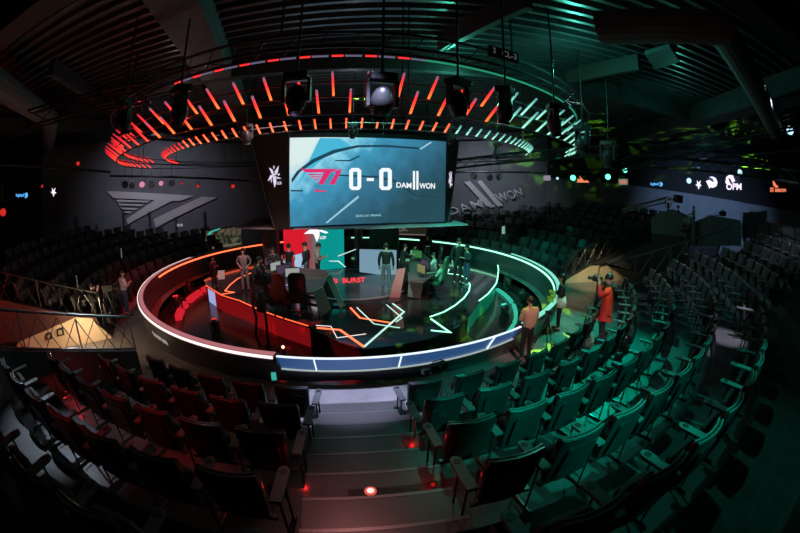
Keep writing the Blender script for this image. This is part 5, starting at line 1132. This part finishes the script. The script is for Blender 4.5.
# ------------------------------------------------------------------ light
w = bpy.data.worlds.new('world'); SC.world = w; w.use_nodes = True; w.node_tree.nodes['Background'].inputs[0].default_value = (.01, .012, .014, 1); w.node_tree.nodes['Background'].inputs[1].default_value = 1
def spot(loc, tgt, col, power, angle=40, blend=.6, size=.04, gobo=None):  # bare spot lights, none with a built fixture
    l = bpy.data.lights.new('spot_no_fixture', 'SPOT'); l.color = col; l.energy = power; l.spot_size = R(angle); l.spot_blend = blend; l.shadow_soft_size = size
    o = bpy.data.objects.new('spot_no_fixture', l); C.objects.link(o); o.location = loc
    o.rotation_euler = (Vector(tgt)-Vector(loc)).to_track_quat('-Z', 'Y').to_euler()
    if gobo:
        l.use_nodes = True; nt = l.node_tree; em = nt.nodes['Emission']; tc = nt.nodes.new('ShaderNodeTexCoord'); mp = nt.nodes.new('ShaderNodeMapping'); vo = nt.nodes.new('ShaderNodeTexNoise'); rp = nt.nodes.new('ShaderNodeValToRGB')
        mp.inputs['Scale'].default_value = (gobo, gobo, gobo); vo.inputs['Detail'].default_value = 1.5; vo.inputs['Scale'].default_value = 1
        rp.color_ramp.elements[0].position = .60; rp.color_ramp.elements[1].position = .64
        nt.links.new(tc.outputs['Normal'], mp.inputs['Vector']); nt.links.new(mp.outputs['Vector'], vo.inputs['Vector']); nt.links.new(vo.outputs['Fac'], rp.inputs['Fac']); nt.links.new(rp.outputs['Color'], em.inputs['Strength'])
    return o
TEAL = (.0, 1, .62); RED = (1, .02, .02); LAV = (.62, .66, 1); WARM = (1, .66, .5); GREY = (.75, .85, 1)
def bulb(loc, col, power, size=.04):
    l = bpy.data.lights.new('point_light', 'POINT'); l.color = col; l.energy = power; l.shadow_soft_size = size
    o = bpy.data.objects.new('point_light', l); C.objects.link(o); o.location = loc; return o
# audience wash
spot((6.5, -15.5, 6.9), (3.5, -9.7, .8), TEAL, 4500, 17, .9)
spot((8.5, -14.5, 6.9), (5.3, -9.0, .9), TEAL, 3000, 22, .9)
spot((9, -3, 6.6), (6.4, -7.4, .6), TEAL, 2500, 32, .9)
spot((13, -10, 6.8), (9.0, -6.0, 1.0), (.05, 1, .7), 700, 26, .9)
spot((9.5, -3, 6.8), (6.9, -4.2, 0), (.05, 1, .6), 2200, 34, .9)
spot((5, -8, 7), (5.5, -11.5, 1.4), (.05, 1, .65), 320, 40, 1)
spot((-2.6, -15, 6.8), (-1.0, -10.0, .9), RED, 650, 20, .9)
spot((-1, -6, 6.8), (-1.4, -10.0, .9), RED, 500, 24, .9)
spot((-6.5, -6, 6.8), (-5.2, -9.5, .9), RED, 160, 30, 1)
spot((1.8, -9.9, 7), (1.1, -7.6, 0), LAV, 6000, 24, .9)
spot((.8, -8, 7), (1.8, -11.2, 1.0), (1, .35, .35), 200, 26, 1)
spot((-1.5, -8.8, 6.9), (-4.6, -6.6, 0), WARM, 5200, 34, .9)
spot((-4.5, -14, 6.9), (-5.4, -11.3, 1.2), GREY, 260, 26, 1)
spot((-5.5, -4, 6.9), (-4.6, -10, 1.2), GREY, 800, 40, 1)
spot((9.5, 1.5, 6.6), (8.2, -1.5, 0), (1, .8, .4), 450, 22, 1)
spot((8.5, -9.5, 7), (8.9, -8.4, 1.4), (.85, .8, 1), 2800, 14, .8)
spot((9.2, -9.0, 6.5), (15.0, -5.5, 2.9), GREY, 1500, 36, 1)
spot((6, -3, 6.8), (9.6, 3.8, 1.2), TEAL, 2200, 24, gobo=9)
spot((5, -2, 6.8), (8.6, 6, 1.6), (.1, .9, .5), 260, 60, 1)
spot((4.5, -1.5, 6.6), (11, -4.8, 1.6), (.55, 1, .9), 1500, 46, 1)
spot((-7, -9, 6.9), (-2.5, -11.4, 1.1), (.7, .85, 1), 1000, 16, 1)
# stage wash
spot((2.5, -3, 6.6), (6.4, 1.6, 0), TEAL, 1300, 50)
spot((0.5, -6.5, 6.7), (4.0, 0.2, .8), (.25, 1, .65), 2200, 40)
spot((6.5, -5.5, 6.6), (1.5, -1.0, .8), (.5, 1, .85), 700, 40)
spot((-3, -2, 6.6), (-6.4, -1.5, 0), RED, 1300, 50)
spot((-.5, -6.6, 6.7), (-2.4, -1.4, .9), (1, .6, .6), 1400, 36)
spot((-6, -5, 6.6), (-.4, -2, .8), (.1, .9, .6), 500, 34)
spot((3.2, -7.4, 6.7), (1.8, -2.4, .8), (1, .25, .3), 1500, 20)
spot((5.2, -7.6, 5.9), (5.6, -3.2, -.1), (.35, 1, .05), 8000, 46, gobo=13)
spot((1.2, -8.2, 5.9), (2.8, -4.8, .2), (.25, 1, .05), 6000, 34, gobo=14)
spot((-2.2, -8.2, 5.9), (-.6, -5.0, -.1), (1, .02, .02), 6000, 40, gobo=14)
# added spots without fixtures that brighten people beside the barrier
spot((5.6, -12.5, 6.6), (4.8, -5.9, 1.1), (1, .5, .45), 1900, 14, .7)
spot((3.2, -3.5, 6.6), (4.9, -6.0, 1.5), (.6, 1, .05), 1500, 10, .7)
spot((3.5, -11, 6.6), (6.5, -4.1, 1.0), (.75, 1, .45), 600, 14, .7)
spot((-4.6, -11, 6.5), (-7.1, -4.1, 1.0), (1, .72, .7), 1300, 16, .7)
spot((4.5, -12.5, 6.6), (7.2, -5.2, 1.2), (1, .78, .75), 1400, 16, .7)
# walls
spot((-9.5, 1.5, 6.6), (-13.2, 7.0, 3.3), (.85, .82, 1), 650, 95, 1)
spot((5.8, 6.5, 6.6), (7.4, 11.6, 3.3), (.8, .85, 1), 620, 95, 1)
spot((13.5, -2.5, 6.6), (20.5, 4.2, 3.4), (.36, .58, 1), 2600, 62, 1)
spot((11.5, -6, 6.9), (15.8, .6, 3.0), (.7, .85, 1), 1500, 40, 1)
# ramps
bulb(P(9.5, -41, .9), (1, .72, .42), 75)
bulb(P(13.0, -38, 2.2), (1, .05, .05), 60)
spot(P(9.2, 78, 3.0), P(10.4, 95, .2), (1, .74, .42), 420, 50, 1)
for p in ((0.799,-9.568,0.3), (0.972,-10.867,0.9), (2.124,-9.603,0.6), (2.275,-10.767,1.0)): bulb((p[0], p[1], p[2]+.12), (1, .02, .02), .7, .03)
bulb(P(10.6, -20, 1.0), (1, .04, .04), 8)
# added point lights tint the ceiling; no fixtures hold them
bulb(P(5.5, 35, 6.35), (.1, .9, .6), 70)
bulb(P(8.6, 40, 6.5), (.1, .9, .65), 60)
bulb(P(3, 10, 6.4), (.6, .65, .8), 22)
bulb(P(6.5, -35, 6.4), (.7, .6, .6), 12)
bulb(P(11, 62, 6.2), (.1, .8, .6), 20)
spot((14.2, -6.2, 4.2), (14.4, -1.5, 6.9), (.3, 1, .05), 5000, 70, gobo=14)
spot((7, 2, 4.6), (9, 6, 6.5), (.3, 1, .1), 3000, 60, gobo=14)
SC.view_settings.view_transform = 'Standard'; SC.view_settings.look = 'None'; SC.view_settings.exposure = 0; SC.view_settings.gamma = 1
SC.view_settings.use_curve_mapping = False
